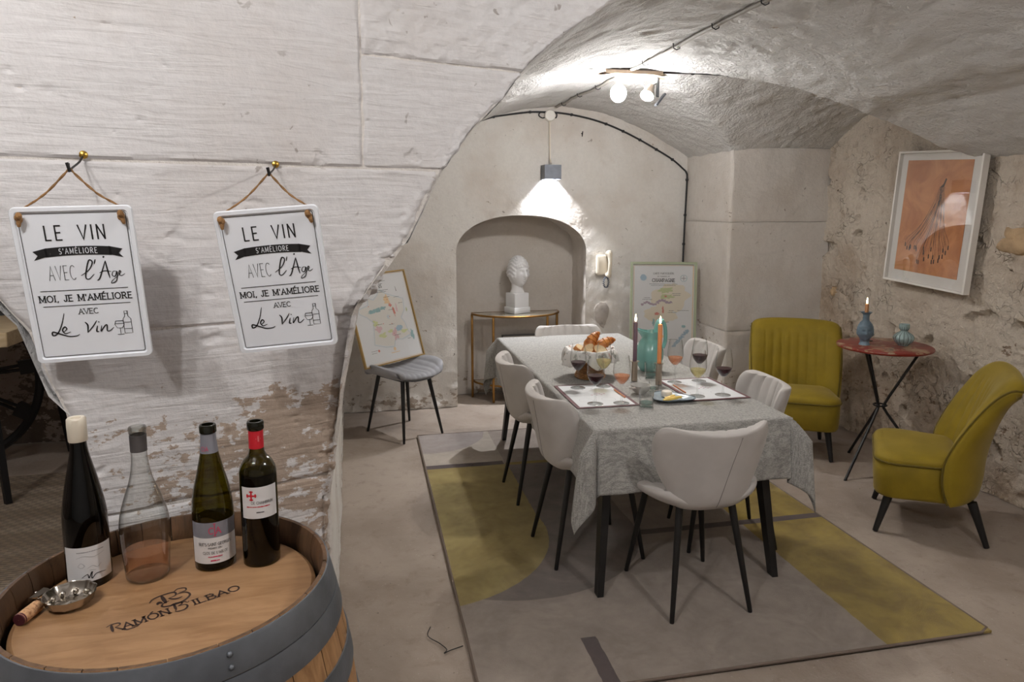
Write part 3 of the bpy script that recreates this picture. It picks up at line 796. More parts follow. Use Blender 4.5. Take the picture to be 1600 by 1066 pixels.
# ================================================================== two enamel signs
M['enamel'] = plain('white_enamel', srgb(246, 249, 255), 0.18, 0.0, Coat_Weight=0.4)
M['jute'] = plain('jute_cord', srgb(150, 112, 72), 0.9, var=0.25, bump=0.003, bscale=300)
SW, SH = 0.2266, 0.340
def rounded(w, h, r, n=5):
    out = []
    for cx, cy, a0 in ((1, 1, 0), (-1, 1, 90), (-1, -1, 180), (1, -1, 270)):
        for k in range(n + 1):
            a = R(a0 + 90 * k / n); out.append((cx * (w / 2 - r) + r * math.cos(a), cy * (h / 2 - r) + r * math.sin(a)))
    return out
def make_sign(label, pos, rot, tip, base):
    t = thing('enamel_sign', label, 'sign', pos, rot, 'enamel wine signs on the near wall')
    m = MB(); rings = []
    for w, h, r, y in ((SW, SH, 0.012, 0.004), (SW, SH, 0.012, 0.0), (SW - 0.003, SH - 0.003, 0.011, -0.0035), (SW - 0.018, SH - 0.018, 0.008, -0.0035), (SW - 0.022, SH - 0.022, 0.007, 0.0)):
        rings.append([(x, y, z) for x, z in rounded(w, h, r)])
    k = len(rings[0]); vs = [p for q in rings for p in q]
    fs = [(i * k + j, i * k + (j + 1) % k, (i + 1) * k + (j + 1) % k, (i + 1) * k + j) for i in range(4) for j in range(k)]
    fs += [tuple(range(4 * k, 5 * k)), tuple(reversed(range(k)))]
    m.add(vs, fs); m.build('plate', M['enamel'], t, smooth=30)
    F = 0.0008; tf = lambda x, y: (x, -F, y); tf2 = lambda x, y: (x, -F * 2, y)
    sx = SW / 0.22
    b = MB(); pts = rounded(SW - 0.028, SH - 0.028, 0.004, 3)
    ribbon(b, pts + [pts[0]], 0.0016, 0, tf); b.build('border_line', M['greyink'], t, smooth=0)
    b = MB()
    text(b, 'LE', -0.040 * sx, 0.100, 0.030, 0.10, 0.62, 0.28, tf=tf)
    b.build('title_lettering', M['ink'], t, smooth=0); b = MB()
    text(b, 'VIN', 0.030 * sx, 0.100, 0.030, 0.10, 0.66, 0.24, tf=tf)
    b.build('title_lettering', M['ink'], t, smooth=0); b = MB()
    text(b, 'AVEC', -0.036 * sx, 0.014, 0.031, 0.035, 0.42, 0.12, tf=tf)
    # l'Age in script
    for q, w in (([(-0.004, 0.022), (0.012, 0.034), (0.020, 0.050), (0.014, 0.054), (0.006, 0.030), (0.004, 0.016), (0.010, 0.014), (0.020, 0.024)], 0.0024), ([(0.026, 0.056), (0.023, 0.046)], 0.002),
                 ([(0.024, 0.010), (0.030, 0.016), (0.044, 0.052)], 0.0024), ([(0.044, 0.052), (0.046, 0.030), (0.048, 0.014)], 0.0026), ([(0.030, 0.026), (0.040, 0.030), (0.052, 0.028)], 0.0018), ([(0.041, 0.059), (0.043, 0.062)], 0.003),
                 ([(0.062, 0.028), (0.056, 0.028), (0.053, 0.020), (0.058, 0.017), (0.063, 0.028), (0.060, 0.008), (0.050, 0.002), (0.052, 0.008), (0.064, 0.018)], 0.0018),
                 ([(0.064, 0.018), (0.070, 0.026), (0.068, 0.029), (0.066, 0.022), (0.070, 0.018), (0.077, 0.022)], 0.0018)):
        brush(b, [(x * sx + 0.002, y) for x, y in q], w, 36, tf=tf)
    b.build('age_lettering', M['ink'], t, smooth=0); b = MB()
    text(b, "MOI, JE M'AMÉLIORE", 0.0, -0.033, 0.0135, 0.16, 0.92, 0.19, tf=tf, serif=0.13)
    b.build('motto_lettering', M['ink'], t, smooth=0); b = MB()
    text(b, 'AVEC', 0.0, -0.063, 0.0115, 0.13, 0.95, 0.14, tf=tf, serif=0.14)
    for y in (-0.009, -0.043):
        rl = MB(); ribbon(rl, [(-0.083, y), (0.083, y)], 0.0014, 0, tf); rl.build('ruled_line', M['ink'], t, smooth=0)
    b.build('avec_lettering', M['ink'], t, smooth=0); b = MB()
    for q, w in (([(-0.046, -0.060), (-0.054, -0.085), (-0.064, -0.104), (-0.073, -0.108), (-0.072, -0.100), (-0.058, -0.106), (-0.044, -0.112), (-0.030, -0.112), (-0.024, -0.109)], 0.0026),
                 ([(-0.053, -0.102), (-0.046, -0.095), (-0.049, -0.090), (-0.054, -0.097), (-0.050, -0.105), (-0.040, -0.102)], 0.0024),
                 ([(-0.010, -0.082), (-0.006, -0.090), (-0.008, -0.106)], 0.0028), ([(-0.008, -0.106), (0.004, -0.092), (0.012, -0.080)], 0.0020),
                 ([(0.012, -0.092), (0.009, -0.104), (0.013, -0.105)], 0.0026), ([(0.015, -0.084), (0.016, -0.083)], 0.003), ([(0.020, -0.092), (0.017, -0.105), (0.026, -0.093), (0.030, -0.092), (0.029, -0.104), (0.034, -0.105), (0.042, -0.098)], 0.0024)):
        brush(b, [(x * sx, y) for x, y in q], w, 40, tf=tf)
    b.build('script_lettering', M['ink'], t, smooth=0); b = MB()
    # bottle and glass drawing
    L = [[(0.062, -0.113), (0.062, -0.080), (0.066, -0.074), (0.066, -0.062), (0.072, -0.062), (0.072, -0.074), (0.077, -0.080), (0.077, -0.113), (0.062, -0.113)], [(0.062, -0.088), (0.077, -0.088)], [(0.062, -0.103), (0.077, -0.103)], [(0.066, -0.068), (0.072, -0.068)],
         [(0.047, -0.084), (0.045, -0.092), (0.049, -0.100), (0.054, -0.1005), (0.059, -0.100), (0.063, -0.092), (0.061, -0.084), (0.047, -0.084)], [(0.046, -0.090), (0.062, -0.090)], [(0.054, -0.1005), (0.054, -0.114)], [(0.048, -0.115), (0.060, -0.115)]]
    for q in L: ribbon(b, [(x * sx, y) for x, y in q], 0.0011, 0, tf)
    b.build('bottle_drawing', M['ink'], t, smooth=0)
    # black banner with tails, white letters that follow its curve
    bow = lambda x: 0.0045 * (1 - (x / 0.075) ** 2)
    b = MB(); n = 24
    vs = []; 
    for i in range(n + 1):
        x = -0.062 + 0.124 * i / n
        for e in (-1, 1): vs.append((x, -F, 0.072 + bow(x) + e * 0.0095))
    b.add(vs, [(2 * i, 2 * i + 2, 2 * i + 3, 2 * i + 1) for i in range(n)])
    for s in (-1, 1):
        b.add([tf(s * 0.058, 0.064 + bow(0.058)), tf(s * 0.084, 0.058), tf(s * 0.076, 0.068), tf(s * 0.084, 0.077), tf(s * 0.058, 0.082 + bow(.058))], [(0, 1, 2), (0, 2, 4), (2, 3, 4)])
    b.build('banner', M['ink'], t, smooth=0)
    b = MB(); text(b, "S'AMÉLIORE", 0, 0.0665, 0.0115, 0.11, 0.62, 0.26, tf=lambda x, y: (x, -F * 2, y + bow(x))); b.build('banner_lettering', M['enamel'], t, smooth=0)
    # cord with knots
    inv = (Matrix.Translation(Vector(pos)) @ Euler(rot).to_matrix().to_4x4()).inverted()
    a = inv @ Vector(tip)
    for s in (-1, 1):
        kx, kz = s * (SW / 2 - 0.020), SH / 2 - 0.020
        q = [(a.x, a.y, a.z), (a.x + (kx - a.x) * 0.5, 0.5 * a.y, a.z + (kz - a.z) * 0.5 - 0.002), (kx, 0.010, kz + 0.012), (kx, 0.006, kz)]
        rp = spline(q, 30)
        tw = MB()
        for ph in (0, PI):
            tw.tube([(x + 0.0016 * math.cos(ph + i * 0.9), y + 0.0016 * math.sin(ph + i * 0.9), z) for i, (x, y, z) in enumerate(rp)], 0.0017, 6)
        tw.build('cord', M['jute'], t)
        kn = MB()
        for e in range(3): kn.sphere((kx + rnd.uniform(-.003, .003), -0.006 - 0.003 * e, kz - 0.004 + 0.004 * e), 0.0072, 10, 7, sc=(0.9, 0.9, 1.1))
        kn.tube([(kx, -0.008, kz - 0.002), (kx + s * 0.002, -0.010, kz - 0.012), (kx + s * 0.003, -0.008, kz - 0.018)], [0.005, 0.0045, 0.003], 7)
        kn.build('knot', M['jute'], t)
    return t
def hook(base, tip, label):
    t = thing('wall_hook', label, 'hook', base, group='hooks holding the enamel signs')
    d = Vector(tip) - Vector(base)
    q = MB(); q.lathe([(0.001, 0), (0.008, 0.002), (0.009, 0.006), (0.004, 0.010), (0.001, 0.010)], 14)
    o = q.build('brass_rosette', M['brass'], t); o.rotation_euler = Vector(WN).to_track_quat('Z', 'Y').to_euler()
    MB().tube(spline([(0, 0, 0), tuple(d * 0.3 + Vector((0, 0, -0.006))), tuple(d * 0.8 + Vector((0, 0, -0.004))), tuple(d + Vector((0, 0, -0.004))), tuple(d * 1.03 + Vector((0, 0, 0.012)))], 24), 0.0022, 8).build('hook_shaft', M['iron'], t)
    MB().tube([tuple(d + Vector((0.002, -0.003, -0.007))), tuple(d + Vector((-0.002, -0.006, 0.012)))], 0.0035, 8).build('hook_tip', M['black'], t)
s1 = (-0.587, 1.657, 1.489); s2 = (-0.195, 1.689, 1.487)
tip1 = (-0.590, 1.640, 1.733); tip2 = (-0.2075, 1.720, 1.732)
hb1 = wall_pt(-0.602, 1.769, 0.0); hb2 = wall_pt(-0.212, 1.761, 0.0)
make_sign('left of the two white enamel wine signs, hanging over the tall white-capped bottle', s1, (R(9.8), R(-1.6), R(4.3)), tip1, hb1)
make_sign('right of the two white enamel wine signs, nearer the arch edge', s2, (R(12.3), R(-4.6), R(-4.7)), tip2, hb2)
hook(hb1, tip1, 'brass hook in the wall joint holding the left enamel sign')
hook(hb2, tip2, 'brass hook in the wall joint holding the right enamel sign')
# ================================================================== barrel
def wood(name, c1, c2, scale=(3, 3, 26), rough=0.55, grain=0.6, bump=0.0008):
    n = NT(name); p = n.pos(scale, obj=True)
    g = n.noise(p, 3.0, 6, 0.6, 0.7); b = n.noise(n.pos(obj=True), 4.5, 4, 0.6)
    c = n.mix(n.rng(g, 0.3, 0.72), c1, c2)
    c = n.mix(n.rng(b, 0.35, 0.75, 0, grain), c, tuple(x * 0.72 for x in c2))
    n.bsdf(c, rough, 0, n.bump(g, bump)); return n.done()
M['head_oak'] = wood('oak_head', srgb(172, 134, 96), srgb(146, 108, 72), (2.2, 12, 2), 0.5, 0.7)
M['stave_oak'] = wood('oak_staves', srgb(184, 142, 98), srgb(146, 106, 68), (20, 20, 2.5), 0.55, 0.5)
M['stave_dark'] = wood('oak_rim', srgb(120, 88, 60), srgb(74, 54, 38), (12, 12, 3), 0.6, 0.6)
M['hoop'] = plain('galvanised_hoop', srgb(112, 116, 122), 0.45, 0.55, var=0.18, bump=0.0006, bscale=90)
BX, BYY, BH = -0.382, 1.389, 0.95
HEADZ = 0.905
def brad(z):
    t = (z - BH / 2) / (BH / 2); return 0.352 - 0.062 * t * t
barrel = thing('wine_barrel', 'upright oak wine barrel with grey hoops below the signs', 'barrel', (BX, BYY, 0))
NS = 28
for k in range(NS):
    wv = 1.0 + 0.18 * math.sin(k * 2.4)
    a0 = 2 * PI * k / NS + 0.03 * math.sin(k * 1.7); a1 = 2 * PI * (k + 1) / NS + 0.03 * math.sin((k + 1) * 1.7)
    ga = 0.0032
    m = MB(); nz = 15; vs = []
    zl = [BH * j / 12 for j in range(12)] + [0.905, 0.93, BH]
    for j in range(nz):
        z = zl[j]; r = brad(z); th = 0.026 if z < 0.92 else (0.018 if z < 0.94 else 0.007)
        for a, rr in ((a0 + ga, r - 0.002), (a0 + ga + (a1 - a0) * 0.12, r), ((a0 + a1) / 2, r), (a1 - ga - (a1 - a0) * 0.12, r), (a1 - ga, r - 0.002), (a1 - ga, r - th), ((a0 + a1) / 2, r - th), (a0 + ga, r - th)):
            vs.append((rr * math.cos(a), rr * math.sin(a), z))
    fs = [(j * 8 + i, j * 8 + (i + 1) % 8, j * 8 + 8 + (i + 1) % 8, j * 8 + 8 + i) for j in range(nz - 1) for i in range(8)]
    fs += [tuple(reversed(range(8))), tuple(range((nz - 1) * 8, nz * 8))]
    mi = [0] * len(fs)
    m.add(vs, fs)
    m.m = [1 if (f[0] % 8 in (4, 5, 6, 7) and j > 0) else 0 for f in fs for j in (f[0] // 8 - 8,)]
    m.m[-1] = 1
    m.build('stave', [M['stave_oak'], M['stave_dark']], barrel, smooth=30)
def hoop(z0, z1):
    m = MB(); pr = []
    for z, e in ((z0, 0.0), (z0, 0.0028), (z0 + 0.003, 0.0034), (z1 - 0.003, 0.0034), (z1, 0.0028), (z1, 0.0)): pr.append((brad(z) + e, z))
    m.lathe(pr, 96)
    o = m.build('hoop', M['hoop'], barrel, smooth=30)
    rv = MB()
    for k in range(2): 
        a = R(-60) ; z = z0 + (z1 - z0) * (0.3 + 0.4 * k); rr = brad(z) + 0.004
        rv.sphere((rr * math.cos(a), rr * math.sin(a), z), 0.005, 8, 6)
    rv.build('rivets', M['hoop'], o)
hoop(0.897, 0.9485); hoop(0.846, 0.895); hoop(0.735, 0.790); hoop(0.60, 0.645)
hoop(0.0025, 0.05); hoop(0.053, 0.102); hoop(0.16, 0.215); hoop(0.305, 0.35)
hd = MB().lathe([(0.0005, HEADZ - 0.02), (0.262, HEADZ - 0.02), (0.266, HEADZ - 0.006), (0.258, HEADZ), (0.0005, HEADZ)], 96).build('barrel_head', M['head_oak'], barrel, smooth=30)
# burnt lettering on the head: RAMON BILBAO under a monogram; text runs right and away
LA = R(28.7)
LO = Vector((-0.359 - BX, 1.339 - BYY))
ux, uy = Vector((math.cos(LA), math.sin(LA))), Vector((-math.sin(LA), math.cos(LA)))
def tfb(x, y):
    q = LO + ux * x + uy * y; return (q.x, q.y, HEADZ + 0.0007)
b = MB(); H = 0.024
text(b, 'AMÓN', -0.056, -0.004, 0.020, 0.17, 1.0, 0.16, tf=tfb, serif=0.13)
text(b, 'ILBAO', 0.069, -0.004, 0.020, 0.17, 1.15, 0.18, tf=tfb, serif=0.13)
def cap(fx, letter):
    # tall swash initials
    st = [([(-0.010, 0.0), (-0.008, 0.024)], 0.0042), ([(-0.016, 0.022), (-0.008, 0.026), (0.003, 0.024), (0.005, 0.017), (-0.004, 0.012)], 0.0026)]
    if letter == 'R': st += [([(-0.004, 0.012), (0.004, 0.000), (0.012, -0.009), (0.026, -0.009), (0.036, -0.002)], 0.0030)]
    else: st += [([(-0.004, 0.012), (0.008, 0.010), (0.010, 0.000), (0.002, -0.008), (-0.010, -0.006), (-0.012, -0.001)], 0.0032), ([(0.004, 0.018), (0.010, 0.020), (0.014, 0.014), (0.018, 0.018)], 0.002)]
    for q, w in st: brush(b, [(x + fx, y) for x, y in q], w, 26, tf=tfb)
cap(-0.102, 'R'); cap(0.004, 'B')
mono = [([(-0.012, 0.026), (-0.012, 0.058)], 0.006), ([(-0.036, 0.046), (-0.028, 0.056), (-0.012, 0.060), (0.010, 0.058), (0.010, 0.044), (-0.004, 0.040)], 0.0035), ([(-0.004, 0.040), (0.006, 0.030), (0.018, 0.030)], 0.004),
        ([(0.010, 0.058), (0.020, 0.066), (0.032, 0.060), (0.030, 0.050), (0.018, 0.050)], 0.0028), ([(0.014, 0.046), (0.028, 0.044), (0.032, 0.028), (0.018, 0.014), (-0.004, 0.010), (-0.020, 0.016), (-0.018, 0.026), (-0.006, 0.030)], 0.0040), ([(-0.026, 0.030), (-0.022, 0.036), (-0.018, 0.030)], 0.006)]
for q, w in mono: brush(b, [(x - 0.002, y + 0.012) for x, y in q], w, 30, tf=tfb)
b.build('burnt_lettering', plain('burnt_brown', srgb(52, 34, 28), 0.7), hd, smooth=0)

# ================================================================== bottles on the barrel
M['g_dark'] = thin_glass('black_green_glass', srgb(44, 44, 26), 1.0)
M['g_green'] = thin_glass('olive_green_glass', srgb(150, 142, 62), 1.0)
M['g_clear'] = thin_glass('clear_bottle_glass', (0.95, 0.96, 0.95), 1.3, edge=0.35)
M['wine_black'] = plain('dark_wine', srgb(16, 10, 9), 0.1)
M['rose'] = liquid('rose_wine', srgb(250, 226, 206), srgb(214, 166, 134), 0.2)
M['label'] = plain('label_paper', srgb(222, 220, 220), 0.6)
M['label_grey'] = plain('label_grey', srgb(128, 128, 136), 0.6)
M['red'] = plain('label_red', srgb(196, 30, 44), 0.5)
M['pink'] = plain('label_pink', srgb(206, 60, 96), 0.5)
M['wax'] = plain('cream_wax', srgb(224, 214, 196), 0.45, var=0.05)
def wrap(r, ang0, z0):
    return lambda x, y: ((r) * math.cos(ang0 + x / r), (r) * math.sin(ang0 + x / r), z0 + y)
def label_patch(r, a0, w, z0, z1, mat, name, parent, e=0.0006, rnd_c=0.0):
    m = MB()
    def fn(u, v):
        x = (u - 0.5) * w; z = z0 + (z1 - z0) * v
        return ((r + e) * math.cos(a0 + x / r), (r + e) * math.sin(a0 + x / r), z)
    m.grid(fn, 28, 4); return m.build(name, mat, parent, smooth=60)
CAMA = lambda x, y: math.atan2(-y, -x)     # direction from a bottle towards the viewer
def bottle(label, x, y, prof, glass, inner=None):
    t = thing('wine_bottle', label, 'bottle', (x, y, HEADZ))
    out = spline(prof, 60)
    MB().lathe([(max(0.0005, r), z) for r, z in out], 40).build('glass_body', glass, t, smooth=50)
    if inner:
        lv, mat, th = inner
        q = [(max(0.0005, r - th), max(z, 0.006)) for r, z in out if z < lv]
        rl = q[-1][0]; MB().lathe(q + [(rl, lv), (0.0005, lv)], 40).build('wine', mat, t, smooth=50)
    return t
# tall black bottle with cream wax
hgt = 0.342
p1 = [(0.0005, 0.0), (0.036, 0.0), (0.0405, 0.004), (0.0405, 0.06), (0.040, 0.13), (0.037, 0.165), (0.028, 0.215), (0.018, 0.262), (0.0145, 0.29), (0.0142, 0.325), (0.0142, 0.335), (0.010, 0.336)]
t = bottle('tall black wine bottle capped in cream wax, leftmost on the barrel', -0.563, 1.490, p1, M['g_dark'], (0.27, M['wine_black'], 0.0025))
a = CAMA(-0.563, 1.490)
MB().lathe([(0.0162, 0.293), (0.0172, 0.295), (0.0176, 0.325), (0.0172, 0.338), (0.0145, 0.341), (0.009, 0.340), (0.007, 0.332), (0.0005, 0.332)], 28, fn=lambda a, z: 1 + 0.02 * math.sin(3 * a + 90 * z)).build('wax_capsule', [M['wax']], t)
lb = label_patch(0.0408, a - 0.0, 0.094, 0.016, 0.088, M['label'], 'paper_label', t)
b = MB(); tf = wrap(0.0418, a, 0)
fake_line(b, -0.02, 0.028, 0.078, 0.0022, tf=tf, seed=3)
for q in ([(-0.022, 0.066), (-0.008, 0.070), (0.010, 0.066), (0.030, 0.071)], [(-0.02, 0.050), (-0.014, 0.056), (-0.008, 0.050), (-0.014, 0.046), (-0.02, 0.050)], [(-0.004, 0.044), (0.006, 0.048), (0.014, 0.043), (0.022, 0.049)], [(0.0, 0.040), (0.012, 0.038)]): brush(b, q, 0.0006, 20, tf=tf)
b.build('label_print', plain('faint_ink', srgb(150, 148, 150), 0.6), lb, smooth=0)
b = MB(); brush(b, [(-0.014, 0.026), (-0.004, 0.032), (-0.002, 0.024), (0.004, 0.036), (0.003, 0.022), (0.012, 0.030), (0.03, 0.028)], 0.0016, 30, tf=tf); b.build('signature', M['ink'], lb, smooth=0)
# clear bottle with a rest of rose
p2 = [(0.0005, 0.008), (0.02, 0.004), (0.036, 0.0), (0.0405, 0.004), (0.0425, 0.03), (0.0465, 0.085), (0.0455, 0.125), (0.036, 0.165), (0.0225, 0.205), (0.0165, 0.235), (0.0148, 0.26), (0.0146, 0.30), (0.0146, 0.316)]
t = bottle('clear flared glass bottle with a little rose wine left', -0.4535, 1.487, p2, M['g_clear'], (0.058, M['rose'], 0.003))
MB().lathe([(0.0146, 0.266), (0.0156, 0.266), (0.0157, 0.300), (0.0146, 0.300)], 28).build('capsule', plain('torn_foil', srgb(84, 80, 80), 0.45, 0.2, var=0.3), t)
MB().lathe([(0.0148, 0.302), (0.0165, 0.304), (0.0168, 0.314), (0.0150, 0.317), (0.0122, 0.316), (0.0120, 0.300)], 28).build('lip', M['g_clear'], t)
MB().lathe([(0.0005, 0.004), (0.038, 0.001), (0.0405, 0.006), (0.030, 0.010), (0.0005, 0.012)], 32).build('thick_base', thin_glass('base_glass', (0.8, 0.82, 0.8), 2.0), t)
# burgundy bottle, grey and white label
p3 = [(0.0005, 0.002), (0.036, 0.0), (0.0405, 0.004), (0.0415, 0.08), (0.0405, 0.13), (0.036, 0.165), (0.0255, 0.21), (0.0170, 0.25), (0.0145, 0.275), (0.0142, 0.29), (0.0142, 0.303)]
t = bottle('green sloping-shoulder bottle with a grey and white label, third on the barrel', -0.328, 1.515, p3, M['g_green'], (0.105, M['wine_black'], 0.003))
a = CAMA(-0.328, 1.515)
MB().lathe([(0.0182, 0.246), (0.0168, 0.258), (0.0157, 0.270), (0.0150, 0.286), (0.0142, 0.286)], 28).build('capsule', M['label_grey'], t)
MB().lathe([(0.0145, 0.286), (0.0168, 0.288), (0.0170, 0.301), (0.0155, 0.304), (0.0115, 0.304), (0.0112, 0.285)], 28).build('lip', plain('dark_lip_glass', srgb(22, 22, 12), 0.08), t)
lg = label_patch(0.0415, a, 0.104, 0.074, 0.107, M['label_grey'], 'grey_label', t)
lb = label_patch(0.0414, a, 0.104, 0.018, 0.074, M['label'], 'white_label', t)
tf = wrap(0.0426, a - 0.0, 0)
b = MB(); text(b, 'C', -0.006, 0.083, 0.013, 0.13, 0.9, tf=tf, serif=0.1); text(b, 'A', 0.008, 0.083, 0.013, 0.13, 0.9, tf=tf, serif=0.1); text(b, 'I', 0.001, 0.078, 0.026, 0.06, 0.9, tf=tf, serif=0.1)
b.build('monogram', M['pink'], lg, smooth=0)
b = MB(); text(b, 'NUITS-SAINT-GEORGES', 0.0, 0.057, 0.0062, 0.12, 0.72, 0.12, tf=tf); text(b, 'PREMIER CRU', 0.0, 0.050, 0.0034, 0.14, 0.9, 0.16, tf=tf); text(b, "CLOS DE L'ARLOT", 0.0, 0.039, 0.0052, 0.12, 0.8, 0.14, tf=tf)
b.build('label_print', M['greyink'], lb, smooth=0)
b = MB(); fake_line(b, -0.014, 0.014, 0.033, 0.003, tf=tf, seed=4); fake_line(b, -0.009, 0.009, 0.0245, 0.004, tf=tf, seed=6); b.build('red_print', M['pink'], lb, smooth=0)
b = MB(); text(b, 'CIA', 0.0, 0.252, 0.009, 0.12, 0.7, tf=wrap(0.0184, a - 0.5, 0)); b.build('capsule_mark', M['pink'], t, smooth=0)
# bordeaux bottle with red capsule
p4 = [(0.0005, 0.002), (0.034, 0.0), (0.0375, 0.004), (0.0378, 0.10), (0.0378, 0.185), (0.0365, 0.205), (0.029, 0.222), (0.0190, 0.234), (0.0150, 0.247), (0.0144, 0.275), (0.0144, 0.305)]
t = bottle('green square-shouldered bottle with a red capsule and cross label, rightmost on the barrel', -0.2335, 1.510, p4, M['g_green'], (0.198, M['wine_black'], 0.003))
a = CAMA(-0.2335, 1.510)
MB().lathe([(0.0152, 0.250), (0.0150, 0.262), (0.0150, 0.289), (0.0144, 0.289)], 28).build('capsule', M['red'], t)
MB().lathe([(0.0148, 0.288), (0.0172, 0.291), (0.0174, 0.304), (0.0158, 0.307), (0.0115, 0.307), (0.0112, 0.285)], 28).build('lip', bpy.data.materials['dark_lip_glass'], t)
lb = label_patch(0.0378, a + 0.02, 0.078, 0.108, 0.176, M['label'], 'paper_label', t)
tf = wrap(0.0388, a, 0)
b = MB()
cx, cz = -0.016, 0.158
ribbon(b, [(cx - 0.0095 + 0.019 * k / 8, cz) for k in range(9)], 0.0034, 0, tf); ribbon(b, [(cx, cz - 0.0095), (cx, cz + 0.0095)], 0.0034, 0, tf)
for dx, dz in ((1, 0), (-1, 0), (0, 1), (0, -1)): ribbon(b, [(cx + dx * 0.0085 - dz * 0.003, cz + dz * 0.0085 - dx * 0.003), (cx + dx * 0.0085 + dz * 0.003, cz + dz * 0.0085 + dx * 0.003)], 0.0028, 0, tf)
fake_line(b, -0.026, 0.022, 0.1335, 0.003, tf=tf, seed=8)
b.build('red_cross', M['red'], lb, smooth=0)
b = MB(); text(b, 'DE CHAMBRUN', 0.006, 0.1395, 0.0058, 0.12, 0.8, 0.12, tf=tf); fake_line(b, -0.006, 0.008, 0.1215, 0.004, tf=tf, seed=9)
b.build('label_print', M['greyink'], lb, smooth=0)
b = MB(); ribbon(b, [(-0.004, 0.272), (0.004, 0.272)], 0.003, 0, wrap(0.0152, a + 0.3, 0)); ribbon(b, [(0, 0.267), (0, 0.277)], 0.003, 0, wrap(0.0152, a + 0.3, 0)); b.build('capsule_mark', plain('faded_pink', srgb(214, 110, 112), 0.5), t, smooth=0)

# tastevin cup and cork
M['silver'] = plain('tarnished_silver', srgb(190, 182, 172), 0.16, 1.0, var=0.15)
t = thing('tasting_cup', 'shallow dented silver tasting cup with a handle on the barrel', 'cup', (-0.566, 1.398, HEADZ), (0, 0, 0.4))
def dent(a, z): return 1 + 0.02 * math.sin(10 * a) * (1 if z > 0.006 else 0)
MB().lathe([(0.0005, 0.001), (0.030, 0.001), (0.040, 0.010), (0.0445, 0.024), (0.0455, 0.025), (0.0435, 0.022), (0.0385, 0.011), (0.029, 0.004), (0.010, 0.005), (0.0005, 0.008)], 60, fn=dent).build('cup', M['silver'], t)
d = MB()
for k in range(10):
    an = 2 * PI * k / 10; d.sphere((0.034 * math.cos(an), 0.034 * math.sin(an), 0.010), 0.0055, 8, 6)
d.build('beading', M['silver'], t)
hb = MB(); hb.tube(spline([(-0.035, 0.028, 0.020), (-0.052, 0.040, 0.022), (-0.058, 0.045, 0.014), (-0.045, 0.036, 0.008)], 14), 0.0025, 8)
hb.prism([(-0.064 + 0.0, 0.020), (-0.040, 0.050), (-0.034, 0.044), (-0.030, 0.036), (-0.050, 0.016)], 0.022, 0.0245)
hb.build('handle', M['silver'], t)
t = thing('wine_cork', 'stained wine cork lying on the barrel', 'cork', (-0.622, 1.362, HEADZ + 0.0115), (0, 0, R(75)))
nck = NT('cork'); p = nck.pos(obj=True); xx = nck.xyz(p)[0]
cc = nck.mix(nck.rng(nck.noise(p, 160, 3), 0.45, 0.7), srgb(206, 160, 118), srgb(150, 104, 72))
nck.bsdf(cc, 0.85, 0, nck.bump(nck.noise(p, 200, 2), 0.001)); M['cork'] = nck.done()
ck_ = MB(); pr = [(0.0005, -0.024), (0.0105, -0.024), (0.0115, -0.022), (0.0115, 0.022), (0.0105, 0.024), (0.0005, 0.024)]
ck_.lathe(pr, 20); ck_.v = [(z, x, y) for x, y, z in ck_.v]
ck_.build('cork_body', M['cork'], t)
st_ = MB(); st_.lathe([(0.0005, -0.0247), (0.0108, -0.0244), (0.0117, -0.021), (0.0117, -0.0185)], 20); st_.v = [(z, x, y) for x, y, z in st_.v]
st_.build('wine_stain', plain('wine_stain', srgb(74, 22, 30), 0.7), t)
# ================================================================== rug
n = NT('rug_pattern'); P = n.pos(); X, Y, Z = n.xyz(P)
wob = n.math('MULTIPLY', n.math('SUBTRACT', n.noise(P, 25, 2), 0.5), 0.012)
X = n.math('ADD', X, wob)
def le(a, b): return n.math('LESS_THAN', a, b)
def gt(a, b): return n.math('GREATER_THAN', a, b)
def AND(*a):
    r = a[0]
    for k in a[1:]: r = n.math('MULTIPLY', r, k)
    return r
def OR(*a):
    r = a[0]
    for k in a[1:]: r = n.math('MAXIMUM', r, k)
    return r
def disc(cx, cy, r):
    dx = n.math('SUBTRACT', X, cx); dy = n.math('SUBTRACT', Y, cy)
    return le(n.math('ADD', n.math('MULTIPLY', dx, dx), n.math('MULTIPLY', dy, dy)), r * r)
def rect(x0, x1, y0, y1): return AND(gt(X, x0), le(X, x1), gt(Y, y0), le(Y, y1))
mot = n.noise(P, 4.5, 6, 0.7, 0.5); mot2 = n.noise(P, 26, 4, 0.65)
def tone(c1, c2): return n.mix(n.rng(mot, 0.32, 0.68), c1, c2)
taupe = tone(srgb(160, 147, 136), srgb(138, 125, 114)); dark = tone(srgb(124, 111, 103), srgb(100, 89, 82)); yel = tone(srgb(164, 146, 84), srgb(136, 116, 54))
beige = tone(srgb(180, 169, 155), srgb(164, 152, 138)); grey = tone(srgb(160, 150, 144), srgb(146, 134, 128)); brn = tone(srgb(84, 68, 66), srgb(66, 52, 52)); gold = tone(srgb(160, 136, 50), srgb(124, 100, 22))
c = taupe
c = n.mix(AND(OR(disc(0.70, 3.36, 0.645), rect(0.3, 1.34, 3.36, 4.31)), gt(Y, 2.717)), c, dark)
c = n.mix(rect(0.3, 0.86, 4.38, 5.1), c, beige)
c = n.mix(disc(0.40, 5.05, 0.43), c, grey)
c = n.mix(AND(gt(Y, 2.715), le(Y, 4.325), OR(disc(0.20, 3.40, 0.685), AND(gt(Y, 3.5), le(X, 0.872)))), c, yel)
c = n.mix(AND(rect(0.86, 1.30, 4.305, 4.35)), c, gold)
c = n.mix(rect(0.3, 0.85, 4.325, 4.39), c, brn)
c = n.mix(AND(gt(X, 1.905), le(Y, 5.2)), c, gold)
c = n.mix(rect(1.32, 2.5, 3.195, 3.248), c, brn)
